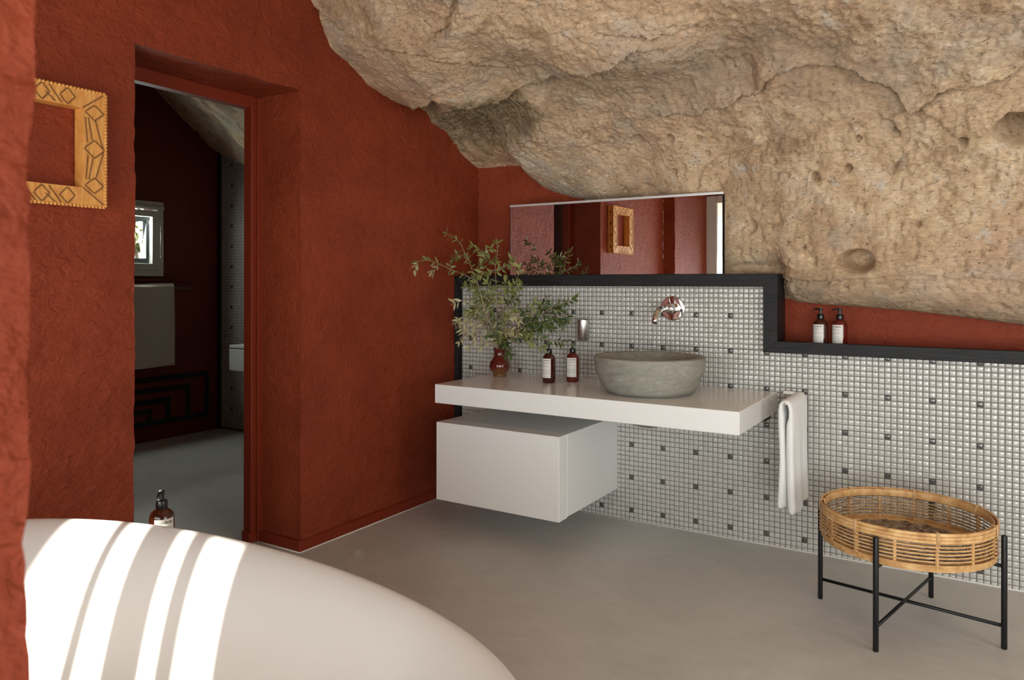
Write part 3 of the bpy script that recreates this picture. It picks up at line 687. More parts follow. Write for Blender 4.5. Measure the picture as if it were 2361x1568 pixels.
# roots in the hollow
rt = thing('roots', 'dry thin roots hanging in the dark hollow of the rock', 'roots')
hp = np.column_stack([pu, pv])
def rock_at(x, y, lift=.006):
    k = np.argmin((pu-x)**2+(pv-y)**2); return V2[k]+N[k]*lift
for pts in ([(1085, 235), (1130, 285), (1180, 335)], [(1120, 235), (1165, 275), (1195, 320)], [(1150, 235), (1190, 270), (1215, 315)], [(1060, 240), (1095, 290), (1140, 330)], [(1170, 240), (1205, 270), (1222, 300)]):
    q = MB(); q.tube([rock_at(a_+random.uniform(-3, 3), b_, .012) for a_, b_ in pts], .0022, 5); q.build('root', M['bark'], rt, True)

# ------------------------------------------------------------------ bathtub
t = thing('bathtub', 'large white oval freestanding bathtub with sun stripes on it', 'bathtub', (-1.45, .80, 0))
RA, RB, n = .945, .462, 128
pr = [(.60, .0), (.66, .02), (.78, .12), (.88, .28), (.96, .46), (.992, .56), (1.0, .588), (.994, .599), (.975, .604), (.94, .603), (.88, .595), (.80, .575), (.71, .54), (.62, .49), (.54, .42), (.47, .34), (.40, .26), (.32, .20), (.2, .17), (.05, .165)]
V = []
for s_, z in pr:
    for k in range(n):
        a_ = 2*PI*k/n; e = 2.15
        c1, s1 = math.cos(a_), math.sin(a_)
        rr = (abs(c1)**e+abs(s1)**e)**(-1/e)
        V.append((RA*s_*rr*c1, RB*s_*rr*s1*(1 if s_ > .9 else 1), z))
m_ = len(pr)
F = [(i*n+k, i*n+(k+1) % n, (i+1)*n+(k+1) % n, (i+1)*n+k) for i in range(m_-1) for k in range(n)]+[tuple(range(n))[::-1], tuple((m_-1)*n+k for k in range(n))]
o = obj('shell', V, F, M['tub'], t, True); ss = o.modifiers.new('s', 'SUBSURF'); ss.levels = 1; ss.render_levels = 1
q = MB(); q.lathe([(.0, 0), (.03, 0), (.03, .006), (.026, .009), (0, .009)], 24, c=(.3, 0, .166)); q.build('drain', M['chrome'], t, True)
# ------------------------------------------------------------------ stool and bottles
t = thing('stool', 'small round wooden stool behind the bathtub carrying the bottle', 'stool', (-2.03, 1.335, 0))
q = MB(); q.lathe([(.0, .435), (.085, .435), (.095, .445), (.095, .455), (.09, .46), (0, .46)], 32); q.build('seat', M['pine'], t, 'angle')
for k in range(3): a_ = k*2.09+.4; q = MB(); q.tube([(.09*math.cos(a_), .09*math.sin(a_), 0), (.06*math.cos(a_), .06*math.sin(a_), .44)], .010, 8); q.build('leg', M['pine'], t, True)

def text_mesh(s, size, material, bold=0.0):
    cu_ = bpy.data.curves.new('text', 'FONT'); cu_.body = s; cu_.size = size; cu_.align_x = 'LEFT'; cu_.offset = bold; cu_.resolution_u = 2
    o = bpy.data.objects.new('text', cu_); C.objects.link(o)
    dg = bpy.context.evaluated_depsgraph_get(); me = bpy.data.meshes.new_from_object(o.evaluated_get(dg)); bpy.data.objects.remove(o, do_unlink=True)
    return me
def wrap_text(s, size, x0, z0, R, width=None, bold=0.0):
    me = text_mesh(s, size, None, bold); V = np.array([v_.co[:] for v_ in me.vertices]); F = [tuple(p_.vertices) for p_ in me.polygons]
    if width: V[:, 0] *= width/max(1e-6, V[:, 0].max())
    V[:, 0] += x0; V[:, 1] += z0; a_ = V[:, 0]/R
    return [(R*math.sin(a), -R*math.cos(a), z) for a, z in zip(a_, V[:, 1])], F
def make_bottle(label, loc, rz, amber, lines, nozzle, tube_text=('094', 'L:A BRUKET')):
    t = thing('soap_bottle', label, 'bottle', loc, 0, 'amber pump bottles')
    q = MB(); q.lathe([(0, 0), (.029, 0), (.0325, .003), (.0338, .008), (.0338, .122), (.0325, .132), (.029, .140), (.022, .147), (.016, .151), (.0135, .153), (.0135, .16), (0, .16)], 40); b = q.build('bottle', M[amber], t, 'angle')
    q = MB(); q.lathe([(0, .152), (.0155, .152), (.016, .154), (.016, .170), (.0145, .175), (.009, .177), (0, .177)], 28); cp = q.build('collar', M['blackplastic'], t, 'angle')
    for k in range(24):
        pass
    pu_ = MB(); pu_.lathe([(0, .176), (.0062, .176), (.0062, .193), (.0075, .194), (.0085, .199), (.008, .203), (0, .204)], 20)
    ca, sa = math.cos(nozzle), math.sin(nozzle)
    pu_.tube([(0, 0, .199), (.015*ca, .015*sa, .200), (.027*ca, .027*sa, .1985), (.034*ca, .034*sa, .194)], [.0048, .0042, .0036, .003], 10); pu_.build('pump', M['blackplastic'], t, 'angle')
    R = .0342; w_ = .029; V = []; F = []; K = 14
    for k in range(K+1):
        a_ = -w_/R+2*w_/R*k/K
        V += [(R*math.sin(a_), -R*math.cos(a_), .028), (R*math.sin(a_), -R*math.cos(a_), .128)]
    F = [(2*k, 2*k+2, 2*k+3, 2*k+1) for k in range(K)]
    lb = obj('paper_label', V, F, M['label'], t, True); lb.rotation_euler = (0, 0, rz); lb['label'] = 'off white paper label'
    q = MB(); q.add(*wrap_text(tube_text[0], .0075, -.0255, .1155, R+.0003, .010)); q.add(*wrap_text(tube_text[1], .0098, -.0125, .1150, R+.0003, .037, .0002))
    z = .1095
    q.build('lettering', M['ink'], lb)
    q = MB()
    def strip(x0, x1, z0, h):
        K = 6; Rr = R+.00025; V = []
        for k in range(K+1):
            a_ = (x0+(x1-x0)*k/K)/Rr; V += [(Rr*math.sin(a_), -Rr*math.cos(a_), z0), (Rr*math.sin(a_), -Rr*math.cos(a_), z0+h)]
        q.add(V, [(2*k, 2*k+2, 2*k+3, 2*k+1) for k in range(K)])
    rs = random.Random(lines)
    for k, (z0, n_, h, gap) in enumerate(((.106, 2 if lines else 3, .0018, .0042), (.091, 4, .0009, .0028), (.072, 11, .0009, .0026), (.036, 2, .0009, .0032))):
        for i_ in range(n_):
            x = -.0245
            end = .0245 if i_ < n_-1 else rs.uniform(-.005, .015)
            while x < end-.004:
                l_ = rs.uniform(.003, .009); strip(x, min(x+l_, end), z0-i_*gap, h); x += l_+.0014
    q.build('fine_print', M['ink_grey'], lb)
    return t
CZ = .7465
make_bottle('darker amber pump bottle nearer the vase on the white counter', (-1.895, 3.395, CZ), -.06, 'amber', 0, 2.2)
make_bottle('reddish amber pump bottle nearer the basin on the white counter', (-1.81, 3.50, CZ), .22, 'amber_red', 1, 2.2)
make_bottle('left dark amber bottle of the pair on the black ledge', (-.628, 3.765, .9455), -.35, 'amber', 1, 3.0)
make_bottle('right reddish amber bottle of the pair on the black ledge', (-.545, 3.772, .9455), -.35, 'amber_red', 1, 3.1)
make_bottle('dark amber bottle standing behind the rim of the bathtub', (-1.995, 1.285, .460), 1.25, 'amber', 0, -.9)

# ------------------------------------------------------------------ countertop, cabinet
t = thing('countertop', 'thick white floating vanity counter fixed to the mosaic wall', 'countertop')
ctop = t
q = MB(); q.box((-2.36, 3.028, .651), (-.812, YT-.004, CZ), .0018); q.build('slab', M['counter'], t)
q = MB(); q.box((-.855, 3.60, .615), (-.842, YT-.004, .651), .001); q.build('bracket', M['black'], t)
t = thing('vanity_cabinet', 'white wall hung drawer cabinet under the left half of the counter', 'cabinet')
q = MB(); q.box((-2.354, 3.125, .158), (-1.643, YT-.004, .551), .002); q.build('body', M['white_lacquer'], t)
q = MB(); q.box((-2.356, 3.036, .155), (-1.640, 3.117, .5525), .0018); q.build('drawer', M['white_lacquer'], t)
q = MB(); q.box((-2.348, 3.110, .164), (-1.650, 3.128, .545)); q.build('joint', M['pvc'], t)

# ------------------------------------------------------------------ basin
t = thing('stone_basin', 'round grey green stone vessel basin on the white counter', 'basin', (-1.325, 3.355, CZ))
q = MB(); q.lathe([(0, 0), (.185, 0), (.200, .004), (.214, .02), (.232, .05), (.248, .085), (.258, .115), (.262, .145), (.2625, .168), (.260, .172), (.256, .174), (.226, .174), (.222, .172), (.216, .160), (.205, .13), (.185, .09), (.15, .055), (.10, .036), (.04, .03), (0, .03)], 96)
q.build('bowl', M['stone'], t, True)
q = MB(); q.lathe([(0, .03), (.025, .031), (.026, .034), (0, .036)], 24); q.build('drain', M['steel'], t, True)
# underside seen below the counter
q = MB(); q.lathe([(0, -.165), (.05, -.162), (.095, -.148), (.135, -.122), (.155, -.0960), (0, -.0960)], 48, c=(-1.325, 3.355, CZ)); o = q.build('basin_underside', M['stone'], ctop, True); o['label'] = 'grey stone bowl bottom showing under the slab'
# ------------------------------------------------------------------ faucet
fx, fz = -1.333, 1.137
t = thing('faucet', 'chrome wall mounted basin tap with curved spout and round plate', 'tap', (fx, YT-.004, fz))
q = MB(); q.lathe([(0, 0), (.064, 0), (.0645, -.003), (.063, -.006), (.061, -.0074), (.059, -.0077), (.03, -.0078), (0, -.0078)], 64, 'y'); q.build('wall_plate', M['chrome'], t, 'angle')
q = MB(); q.lathe([(0, -.006), (.027, -.006), (.027, -.050), (.024, -.056), (.0235, -.075), (.016, -.082), (.014, -.10), (0, -.10)], 32, 'y'); q.build('body', M['chrome'], t, 'angle')
q = MB(); q.lathe([(0, -.03), (.017, -.030), (.0175, -.034), (.0175, -.062), (.012, -.066), (0, -.066)], 6, 'y', c=(-.012, 0, .002)); q.build('cartridge_nut', M['chrome'], t)
pts = [(0, -.09, 0), (0, -.15, .001), (0, -.185, .000), (0, -.212, -.010), (0, -.238, -.027), (0, -.254, -.047), (0, -.262, -.068)]
q = MB(); q.tube(pts, [.0125, .0140, .0150, .0155, .0150, .0142, .0132], 20); q.build('spout', M['chrome'], t, True)
q = MB(); q.tube([(0, -.042, .022), (-.002, -.047, .040), (-.003, -.053, .062)], [.0030, .0028, .0026], 10); q.build('lever', M['chrome'], t, True)
# ------------------------------------------------------------------ wall cup
c_ = at(1345, 761, 1, YT-.045)
t = thing('wall_tumbler', 'brushed steel cylinder mounted on the mosaic left of the tap', 'tumbler holder', (float(c_[0]), YT-.047, float(c_[2])))
q = MB(); q.lathe([(0, -.056), (.032, -.056), (.0325, -.055), (.0325, .055), (.031, .056), (.0295, .056), (.0295, .048), (0, .048)], 48); q.build('cylinder', M['steel'], t, 'angle')
q = MB(); q.tube([(0, .028, 0), (0, .043, 0)], .012, 16); q.build('mount', M['steel'], t, True)

# ------------------------------------------------------------------ vase
t = thing('vase', 'small glossy oxblood earthenware vase with a round belly', 'vase', (-2.258, 3.485, CZ))
q = MB(); q.lathe([(0, 0), (.036, 0), (.0385, .003), (.0385, .007), (.036, .010), (.034, .0125), (.039, .017), (.050, .030), (.0575, .048), (.0585, .062), (.055, .078), (.046, .092), (.037, .104), (.0325, .115), (.0315, .13), (.033, .146), (.036, .156), (.0365, .159), (.034, .160), (.031, .154), (.029, .14), (.029, .115), (.03, .09), (0, .085)], 48); q.build('body', M['vase'], t, True)

# ------------------------------------------------------------------ olive branches
def leafmesh(nm, L, W, bend, material):
    V, F = leaf_verts(L, W, bend); me = bpy.data.meshes.new('leaf'); me.from_pydata(V, [], F); me.polygons.foreach_set('use_smooth', [True]*len(me.polygons)); me.materials.append(material); me.update(); return me
LM = {k: [leafmesh(k, L, W, b, M[k]) for L, W, b in ((.042, .0135, .15), (.036, .0125, .3), (.047, .014, .05), (.031, .012, .2))] for k in ('leaf', 'leaf_pale', 'leaf_dark')}
LY = leafmesh('y', .038, .014, .1, M['leaf_yellow'])
RL = random.Random(11)
def leaf_at(par, pos, d, kind, droop=0., roll=None):
    d = Vector(d).normalized(); d.z -= droop; d.normalize()
    zax = Vector((RL.gauss(0, .7), RL.gauss(-.5, .7), RL.gauss(.5, .6))); yax = zax.cross(d)
    if yax.length < 1e-3: yax = Vector((0, 1, 0)).cross(d)
    yax.normalize(); zax = d.cross(yax)
    me = RL.choice(LM[kind]) if kind in LM else LY
    o = bpy.data.objects.new('leaf', me); C.objects.link(o); o.parent = par
    s = RL.uniform(.75, 1.15); Mx = Matrix((d, yax, zax)).transposed().to_4x4()
    o.matrix_local = Matrix.Translation(Vector(pos))@Mx@Matrix.Scale(s, 4); return o
def resample(pts, step):
    pts = [Vector(p_) for p_ in pts]; out = [pts[0]]; 
    for a_, b_ in zip(pts[:-1], pts[1:]):
        n_ = max(1, int((b_-a_).length/step))
        for k in range(1, n_+1): out.append(a_.lerp(b_, k/n_))
    return out
MOUTH = Vector((-2.258, 3.485, CZ+.155))
def branch(label, paths, kind='leaf', r0=.0028, dens=.016, droop=.15, twigs=0, start=.25):
    """paths: list of pixel polylines (x, y, depthY); the first one is the main stem."""
    t = thing('olive_branch', label, 'branch', tuple(MOUTH), 0, 'olive branches in the vase')
    cnt = 0
    for pi, (poly, kd, dn) in enumerate(paths):
        pts = [Vector(at(x, y, 1, Y_))-MOUTH for x, y, Y_ in poly]
        if pi == 0: pts = [Vector((RL.uniform(-.012, .012), RL.uniform(-.012, .012), -.05)), Vector((RL.uniform(-.015, .015), RL.uniform(-.012, .012), .004))]+pts
        rp = resample(pts, .02); m_ = len(rp)
        for k in range(1, m_-1): rp[k] = rp[k]+Vector((RL.gauss(0, .0012), RL.gauss(0, .0012), RL.gauss(0, .0012)))
        rr = [(r0 if pi == 0 else r0*.55)*(1-.75*k/(m_-1))+.0004 for k in range(m_)]
        q = MB(); q.tube(rp, rr, 6); q.build('stem' if pi == 0 else 'twig', M['bark'], t, True)
        lp = resample(pts, dn); m_ = len(lp); s0 = int(m_*(start if pi == 0 else .08))
        for k in range(max(1, s0), m_):
            d = (lp[min(k+1, m_-1)]-lp[k-1]).normalized()
            for sgn in (1, -1):
                if RL.random() < .12: continue
                side = d.cross(Vector((RL.gauss(0, .5), 1+RL.gauss(0, .4), RL.gauss(0, .5)))).normalized()*sgn
                dd = d*RL.uniform(.35, .9)+side*RL.uniform(.6, 1.0)+Vector((0, RL.gauss(0, .35), 0))
                leaf_at(t, lp[k], dd, kd, droop*RL.uniform(0, 2)); cnt += 1
        leaf_at(t, lp[-1], lp[-1]-lp[-2], kd, droop); 
    return t, cnt
tot = 0
B = [
 ('tall olive branch leaning left with the highest tip', [
   ([(1147, 780, 3.44), (1128, 735, 3.40), (1112, 690, 3.36), (1098, 645, 3.32), (1080, 600, 3.29), (1060, 560, 3.27), (1046, 547, 3.26), (1030, 538, 3.25)], 'leaf', .030),
   ([(1098, 645, 3.32), (1108, 615, 3.30), (1118, 590, 3.28), (1130, 572, 3.26)], 'leaf', .016),
   ([(1080, 600, 3.29), (1066, 590, 3.29), (1052, 588, 3.27)], 'leaf', .015),
   ([(1118, 590, 3.28), (1105, 575, 3.27), (1092, 568, 3.26)], 'leaf', .015)], .3),
 ('olive branch arching far left in front of the red wall', [
   ([(1140, 775, 3.42), (1118, 715, 3.36), (1100, 650, 3.30), (1070, 632, 3.26), (1040, 622, 3.22), (1010, 607, 3.19), (985, 600, 3.17), (965, 602, 3.15)], 'leaf', .026),
   ([(1040, 622, 3.22), (1036, 608, 3.21), (1045, 600, 3.2)], 'leaf', .013), ([(1012, 608, 3.19), (1004, 620, 3.18), (996, 628, 3.18)], 'leaf_pale', .013), ([(965, 602, 3.15), (958, 612, 3.15), (957, 622, 3.15)], 'leaf_pale', .014)], .55),
 ('upright olive branch in the middle of the vase', [
   ([(1150, 770, 3.44), (1146, 720, 3.40), (1144, 680, 3.37), (1143, 640, 3.34), (1142, 610, 3.31), (1148, 580, 3.28), (1146, 562, 3.26)], 'leaf', .028),
   ([(1143, 630, 3.33), (1160, 618, 3.31), (1178, 603, 3.30), (1180, 600, 3.30)], 'leaf', .014), ([(1142, 612, 3.31), (1128, 598, 3.30), (1118, 585, 3.29)], 'leaf', .014),
   ([(1143, 622, 3.32), (1122, 628, 3.31), (1106, 634, 3.30)], 'leaf', .015), ([(1144, 680, 3.37), (1132, 662, 3.35), (1122, 650, 3.34)], 'leaf', .015)], .45),
 ('olive branch rising right toward the mirror corner', [
   ([(1155, 775, 3.43), (1158, 730, 3.40), (1163, 695, 3.37), (1172, 670, 3.34), (1188, 652, 3.32), (1196, 632, 3.30), (1198, 618, 3.29)], 'leaf', .020),
   ([(1168, 678, 3.35), (1185, 668, 3.33), (1204, 658, 3.32)], 'leaf', .013), ([(1172, 668, 3.34), (1163, 655, 3.33), (1168, 645, 3.32)], 'leaf', .013), ([(1163, 695, 3.37), (1180, 690, 3.35), (1192, 684, 3.35)], 'leaf_dark', .014)], .3),
 ('long dark leaved branch stretching right toward the tap', [
   ([(1160, 785, 3.44), (1180, 765, 3.42), (1210, 748, 3.42), (1240, 730, 3.42), (1268, 712, 3.43), (1295, 700, 3.44), (1322, 692, 3.45)], 'leaf_dark', .018),
   ([(1240, 730, 3.42), (1250, 705, 3.42), (1262, 688, 3.43)], 'leaf_dark', .015), ([(1210, 748, 3.42), (1235, 752, 3.41), (1262, 745, 3.41), (1285, 738, 3.42)], 'leaf_dark', .014), ([(1268, 712, 3.43), (1288, 716, 3.43), (1306, 730, 3.43)], 'leaf_dark', .014),
   ([(1225, 738, 3.42), (1228, 718, 3.42), (1232, 700, 3.42)], 'leaf', .014), ([(1190, 758, 3.42), (1205, 735, 3.42), (1212, 715, 3.42)], 'leaf_dark', .014), ([(1250, 725, 3.42), (1272, 728, 3.41), (1296, 745, 3.41)], 'leaf_dark', .013), ([(1215, 745, 3.4), (1240, 740, 3.38), (1275, 760, 3.38)], 'leaf_dark', .014)], .18),
 ('low dark leaved branch reaching right above the bottles', [
   ([(1160, 790, 3.43), (1185, 780, 3.40), (1215, 776, 3.38), (1245, 780, 3.37), (1270, 786, 3.37), (1295, 788, 3.37), (1315, 793, 3.37)], 'leaf_dark', .024),
   ([(1205, 778, 3.38), (1232, 790, 3.36), (1252, 804, 3.36)], 'leaf', .017), ([(1195, 778, 3.39), (1215, 762, 3.38), (1240, 758, 3.38)], 'leaf_dark', .014), ([(1175, 782, 3.40), (1190, 768, 3.38), (1208, 765, 3.36), (1222, 772, 3.35)], 'leaf', .012)], .18),
 ('pale dried branch curling over at the left rim of the vase', [
   ([(1146, 792, 3.42), (1125, 790, 3.38), (1100, 783, 3.36), (1078, 770, 3.35), (1062, 755, 3.34), (1054, 745, 3.34)], 'leaf_pale', .016),
   ([(1100, 783, 3.36), (1088, 792, 3.35), (1080, 800, 3.35)], 'leaf_pale', .013), ([(1125, 790, 3.38), (1112, 800, 3.37), (1104, 802, 3.37)], 'leaf_pale', .015), ([(1078, 770, 3.35), (1066, 778, 3.34), (1060, 788, 3.34)], 'leaf_pale', .012)], .15),
 ('pale dried branch drooping at mid height on the left', [
   ([(1144, 780, 3.42), (1125, 760, 3.40), (1105, 742, 3.38), (1085, 733, 3.36), (1066, 732, 3.35), (1052, 742, 3.34)], 'leaf_pale', .014),
   ([(1105, 742, 3.38), (1092, 752, 3.36), (1080, 757, 3.36)], 'leaf_pale', .012), ([(1085, 733, 3.36), (1072, 742, 3.35), (1066, 750, 3.35)], 'leaf_pale', .012), ([(1120, 755, 3.39), (1108, 762, 3.38), (1098, 772, 3.37)], 'leaf_pale', .014)], .25),
 ('thin branch with hanging pale leaves beside the black post', [
   ([(1142, 775, 3.42), (1125, 735, 3.39), (1108, 710, 3.37), (1085, 700, 3.35), (1065, 694, 3.34), (1050, 698, 3.33)], 'leaf_pale', .022),
   ([(1108, 710, 3.37), (1095, 716, 3.36), (1082, 718, 3.35)], 'leaf', .014), ([(1118, 728, 3.38), (1100, 728, 3.37), (1086, 722, 3.36)], 'leaf', .015)], .4),
 ('bushy green branch filling the centre left of the bunch', [
   ([(1146, 778, 3.44), (1132, 730, 3.42), (1116, 690, 3.41), (1095, 668, 3.40), (1072, 660, 3.39)], 'leaf', .014),
   ([(1122, 700, 3.41), (1105, 692, 3.40), (1085, 690, 3.39)], 'leaf', .013), ([(1112, 684, 3.41), (1100, 668, 3.40), (1092, 656, 3.39)], 'leaf', .013), ([(1130, 726, 3.42), (1115, 715, 3.41), (1098, 708, 3.40)], 'leaf', .013), ([(1138, 745, 3.42), (1120, 740, 3.41), (1105, 735, 3.4)], 'leaf', .014), ([(1125, 706, 3.41), (1132, 685, 3.40), (1130, 668, 3.4)], 'leaf', .014)], .2),
 ('short bushy branch in the centre with a yellow leaf', [
   ([(1156, 782, 3.40), (1165, 755, 3.38), (1170, 730, 3.37), (1182, 712, 3.36), (1196, 706, 3.36)], 'leaf', .014),
   ([(1166, 750, 3.38), (1150, 738, 3.37), (1138, 730, 3.36)], 'leaf_dark', .014), ([(1170, 730, 3.37), (1188, 728, 3.36), (1198, 738, 3.35)], 'leaf_pale', .013), ([(1160, 768, 3.38), (1178, 762, 3.36), (1195, 768, 3.35)], 'leaf_pale', .013), ([(1158, 775, 3.38), (1142, 770, 3.37), (1128, 776, 3.36)], 'leaf_dark', .013)], .15),
 ('little green sprig hanging over the front of the vase', [
   ([(1158, 790, 3.42), (1166, 794, 3.39), (1170, 805, 3.385), (1166, 818, 3.385)], 'leaf_dark', .012), ([(1166, 800, 3.39), (1174, 806, 3.38), (1180, 815, 3.38)], 'leaf_dark', .012)], .3),
]
for lab, paths, stt in B:
    t, c_n = branch(lab, [(a_, b_, max(.009, c_*(.9 if b_ == 'leaf_pale' else .72))) for a_, b_, c_ in paths], start=stt); tot += c_n
    if 'yellow' in lab:
        o = leaf_at(t, Vector(at(1158, 778, 1, 3.34))-MOUTH, (1, 0, .25), 'y'); o['label'] = 'single yellow leaf'
print('leaves', tot)

# ------------------------------------------------------------------ mirror
t = thing('mirror', 'wide frameless rectangular mirror standing on the black rail', 'mirror')
mx0, mx1, mz0, mz1 = -2.315, -1.067, 1.3135, 1.7215
YM = 3.679
q = MB(); q.box((mx0+.003, YM, mz0+.001), (mx1-.004, YM+.004, mz1-.013)); q.build('glass', M['mirror'], t)
q = MB(); q.box((mx0, YM-.001, mz1-.012), (mx1, YM+.022, mz1)); o = q.build('top_strip', M['alu'], t); o['label'] = 'pale metal strip along the top edge'
q = MB(); q.box((mx0, YM+.004, mz0), (mx1, YM+.024, mz1-.012)); q.build('back_panel', M['black'], t)
for x in (mx0, mx1-.004): q = MB(); q.box((x, YM-.001, mz0), (x+.004, YM+.022, mz1-.012)); q.build('side_edge', M['black'], t)

# ------------------------------------------------------------------ carved frame
FX = XA+.055; fy0, fy1, fz0, fz1 = 1.055, 1.487, 1.532, 1.937; wy, wz = .082, .064
t = thing('picture_frame', 'carved honey pine frame without picture on the red wall', 'frame', (XA+.004, (fy0+fy1)/2, (fz0+fz1)/2))
hy, hz = (fy1-fy0)/2, (fz1-fz0)/2; T = .052
def piece(name, poly):
    n_ = len(poly); V = [(0, a_, b_) for a_, b_ in poly]+[(T, a_, b_) for a_, b_ in poly]
    F = [tuple(range(n_)), tuple(range(2*n_-1, n_-1, -1))]+[(k, (k+1) % n_, n_+(k+1) % n_, n_+k) for k in range(n_)]
    q = MB(); q.add(V, F); return q.build(name, M['pine'], t)
r_ = [piece('side_rail', [(s*hy, hz), (s*(hy-wy), hz-wz), (s*(hy-wy), -hz+wz), (s*hy, -hz)]) for s in (1, -1)]
r2_ = [piece('cross_rail', [(-hy, s*hz), (-hy+wy, s*(hz-wz)), (hy-wy, s*(hz-wz)), (hy, s*hz)]) for s in (1, -1)]
q = MB(); nb = 34
for s in (1, -1):
    for k in range(nb):
        u_ = -1+2*(k+.5)/nb
        for (a_, b_) in ((u_*hy, s*hz), (s*hy, u_*hz)):
            q.lathe([(0, -.010), (.005, -.009), (.0062, 0), (.0055, .003), (0, .0045)], 8, 'x', c=(T-.002, a_, b_), caps=False)
o = q.build('bead_edge', M['pine'], t, True); o['kind'] = 'stuff'
q = MB()
def ticks(a_, b_, ln=.0095, step=.0044):
    a_ = Vector((0, *a_)); b_ = Vector((0, *b_)); d = b_-a_; n_ = max(2, int(d.length/step)); dn = d.normalized(); nr = Vector((0, -dn.z, dn.y))
    q.tube([a_+Vector((T+.0002, 0, 0)), b_+Vector((T+.0002, 0, 0))], .0012, 4)
    for k in range(n_):
        c_ = a_+d*(k+.5)/n_+Vector((T+.0002, 0, 0)); s_ = nr*ln*.5+dn*ln*.35
        q.tube([c_-s_*.2, c_+s_], .0010, 4)
def diamond(cy_, cz_, ry, rz_):
    ps = [(cy_, cz_+rz_), (cy_+ry, cz_), (cy_, cz_-rz_), (cy_-ry, cz_)]
    for k in range(4): ticks(ps[k], ps[(k+1) % 4])
for s in (1, -1):
    yc = s*(hy-wy/2); e = wy*.42
    diamond(yc, 0, e, .030)
    for s2 in (1, -1):
        diamond(yc, s2*(hz-wz-.010), e*.9, .026)
        ticks((yc-e*.7, s2*.022), (yc-e*.9, s2*(hz-wz-.03))); ticks((yc+e*.9, s2*.006), (yc+e*.1, s2*(hz-wz-.036))); ticks((yc-e*.2, s2*.03), (yc-e*.6, s2*(hz-wz-.03)))
        ticks((s*(hy-wy), s2*(hz-wz)), (s*(hy-.01), s2*(hz-.008)))
    zc = s*(hz-wz/2); e2 = wz*.42
    for c0 in (-.075, .0, .075):
        diamond(c0*1.1, zc, .024, e2)
    for c0 in (-.0375, .0375): ticks((c0*1.1-.02, zc+e2), (c0*1.1+.02, zc-e2)); ticks((c0*1.1-.03, zc), (c0*1.1+.0, zc-e2))
o = q.build('carving', M['carve'], t); o['kind'] = 'stuff'; o['label'] = 'dark notched geometric carving'
for s in (1, -1):
    for k in range(4):
        q = MB(); q.lathe([(0, .0), (.012, .0), (.011, .002), (0, .002)], 4, 'y', c=(T/2, 0, (-1.5+k)*.1)); 
        o = q.build('side_diamond', M['carve'], t); o.location = (0, s*hy-(.0005 if s > 0 else .0015), 0)

# ------------------------------------------------------------------ hand towel and its bar
bx, bz = -.700, .745; y0b, y1b = 3.335, YT-.004
t = thing('towel_rail', 'short chrome rail projecting from the mosaic right of the counter', 'towel rail', (bx, y1b, bz))
q = MB(); q.box((-.085, -.012, -.007), (.012, 0, .012), .002); q.build('wall_plate', M['steel'], t)
q = MB(); q.tube([(0, -.008, 0), (0, y0b-y1b, 0)], .0062, 12); q.build('rod', M['chrome'], t, True)
t = thing('hand_towel', 'folded white hand towel draped over the rail beside the counter', 'towel', (bx, 0, bz))
def towel(zl, zr):
    # closed cross section in (x,z): left limb and right limb folded over the bar
    path = []; nz = 40
    cl = [(-.021, zl), (-.019, zl*.75), (-.018, zl*.5), (-.021, zl*.22), (-.021, -.03), (-.016, .002), (0, .012), (.014, .002), (.020, -.03), (.019, zr*.25), (.018, zr*.5), (.018, zr*.75), (.022, zr)]
    th = [.013, .014, .012, .013, .013, .012, .011, .012, .014, .016, .017, .018, .017]
    pts = resample([(a_, 0, b_) for a_, b_ in cl], .016); n_ = len(pts)
    L0 = np.linspace(0, 1, len(cl)); cum = np.concatenate([[0], np.cumsum([math.dist(cl[k], cl[k+1]) for k in range(len(cl)-1)])]); cum /= cum[-1]
    us = np.concatenate([[0], np.cumsum([(pts[k+1]-pts[k]).length for k in range(n_-1)])]); us /= us[-1]
    thi = np.interp(us, cum, th); ny = 30; ys = np.linspace(y0b+.004, y1b-.035, ny)
    outer = []; inner = []
    for k in range(n_):
        d = (pts[min(k+1, n_-1)]-pts[max(k-1, 0)]).normalized(); nr = Vector((-d.z, 0, d.x))
        outer.append((pts[k]+nr*thi[k], k)); inner.append((pts[k]-nr*min(thi[k]*1.1, abs(pts[k].x)*.96 if abs(k/n_-.5) > .07 else .008), k))
    loop = outer+[(pts[-1]+(pts[-1]-pts[-2]).normalized()*.016, n_-1)]+inner[::-1]+[(pts[0]+(pts[0]-pts[1]).normalized()*.016, 0)]
    V = []; n2 = len(loop)
    for iy, y in enumerate(ys):
        e = min(iy, ny-1-iy); sc = [.55, .86, 1][min(e, 2)]
        for p_, k in loop:
            c_ = pts[k]; v_ = c_+(p_-c_)*sc; dn_ = abs(c_.z)/.5
            tap = 1-.30*dn_*(iy/(ny-1))          # the rear hangs narrower lower down
            wv = .006*math.sin(y*42+c_.z*6+(2 if k > n_/2 else 0))*dn_
            V.append((v_.x+wv, y*1.0+(.06*(1-tap))*-(iy/(ny-1)), v_.z+.010*math.sin(y*23)*dn_))
    F = [(i_*n2+k, i_*n2+(k+1) % n2, (i_+1)*n2+(k+1) % n2, (i_+1)*n2+k) for i_ in range(ny-1) for k in range(n2)]
    # end faces as strips between outer and inner
    m1 = len(outer)
    for base in (0, (ny-1)*n2):
        for k in range(m1-1): F.append((base+k, base+k+1, base+n2-2-k-1, base+n2-2-k))
        F.append((base+m1-1, base+m1, base+m1+1)); F.append((base+n2-2, base+n2-1, base))
    q = MB(); q.add(V, F); o = q.build('cloth', M['towel'], t, True); return o
o = towel(-.455, -.475)
sb = o.modifiers.new('s', 'SUBSURF'); sb.levels = 1; sb.render_levels = 1

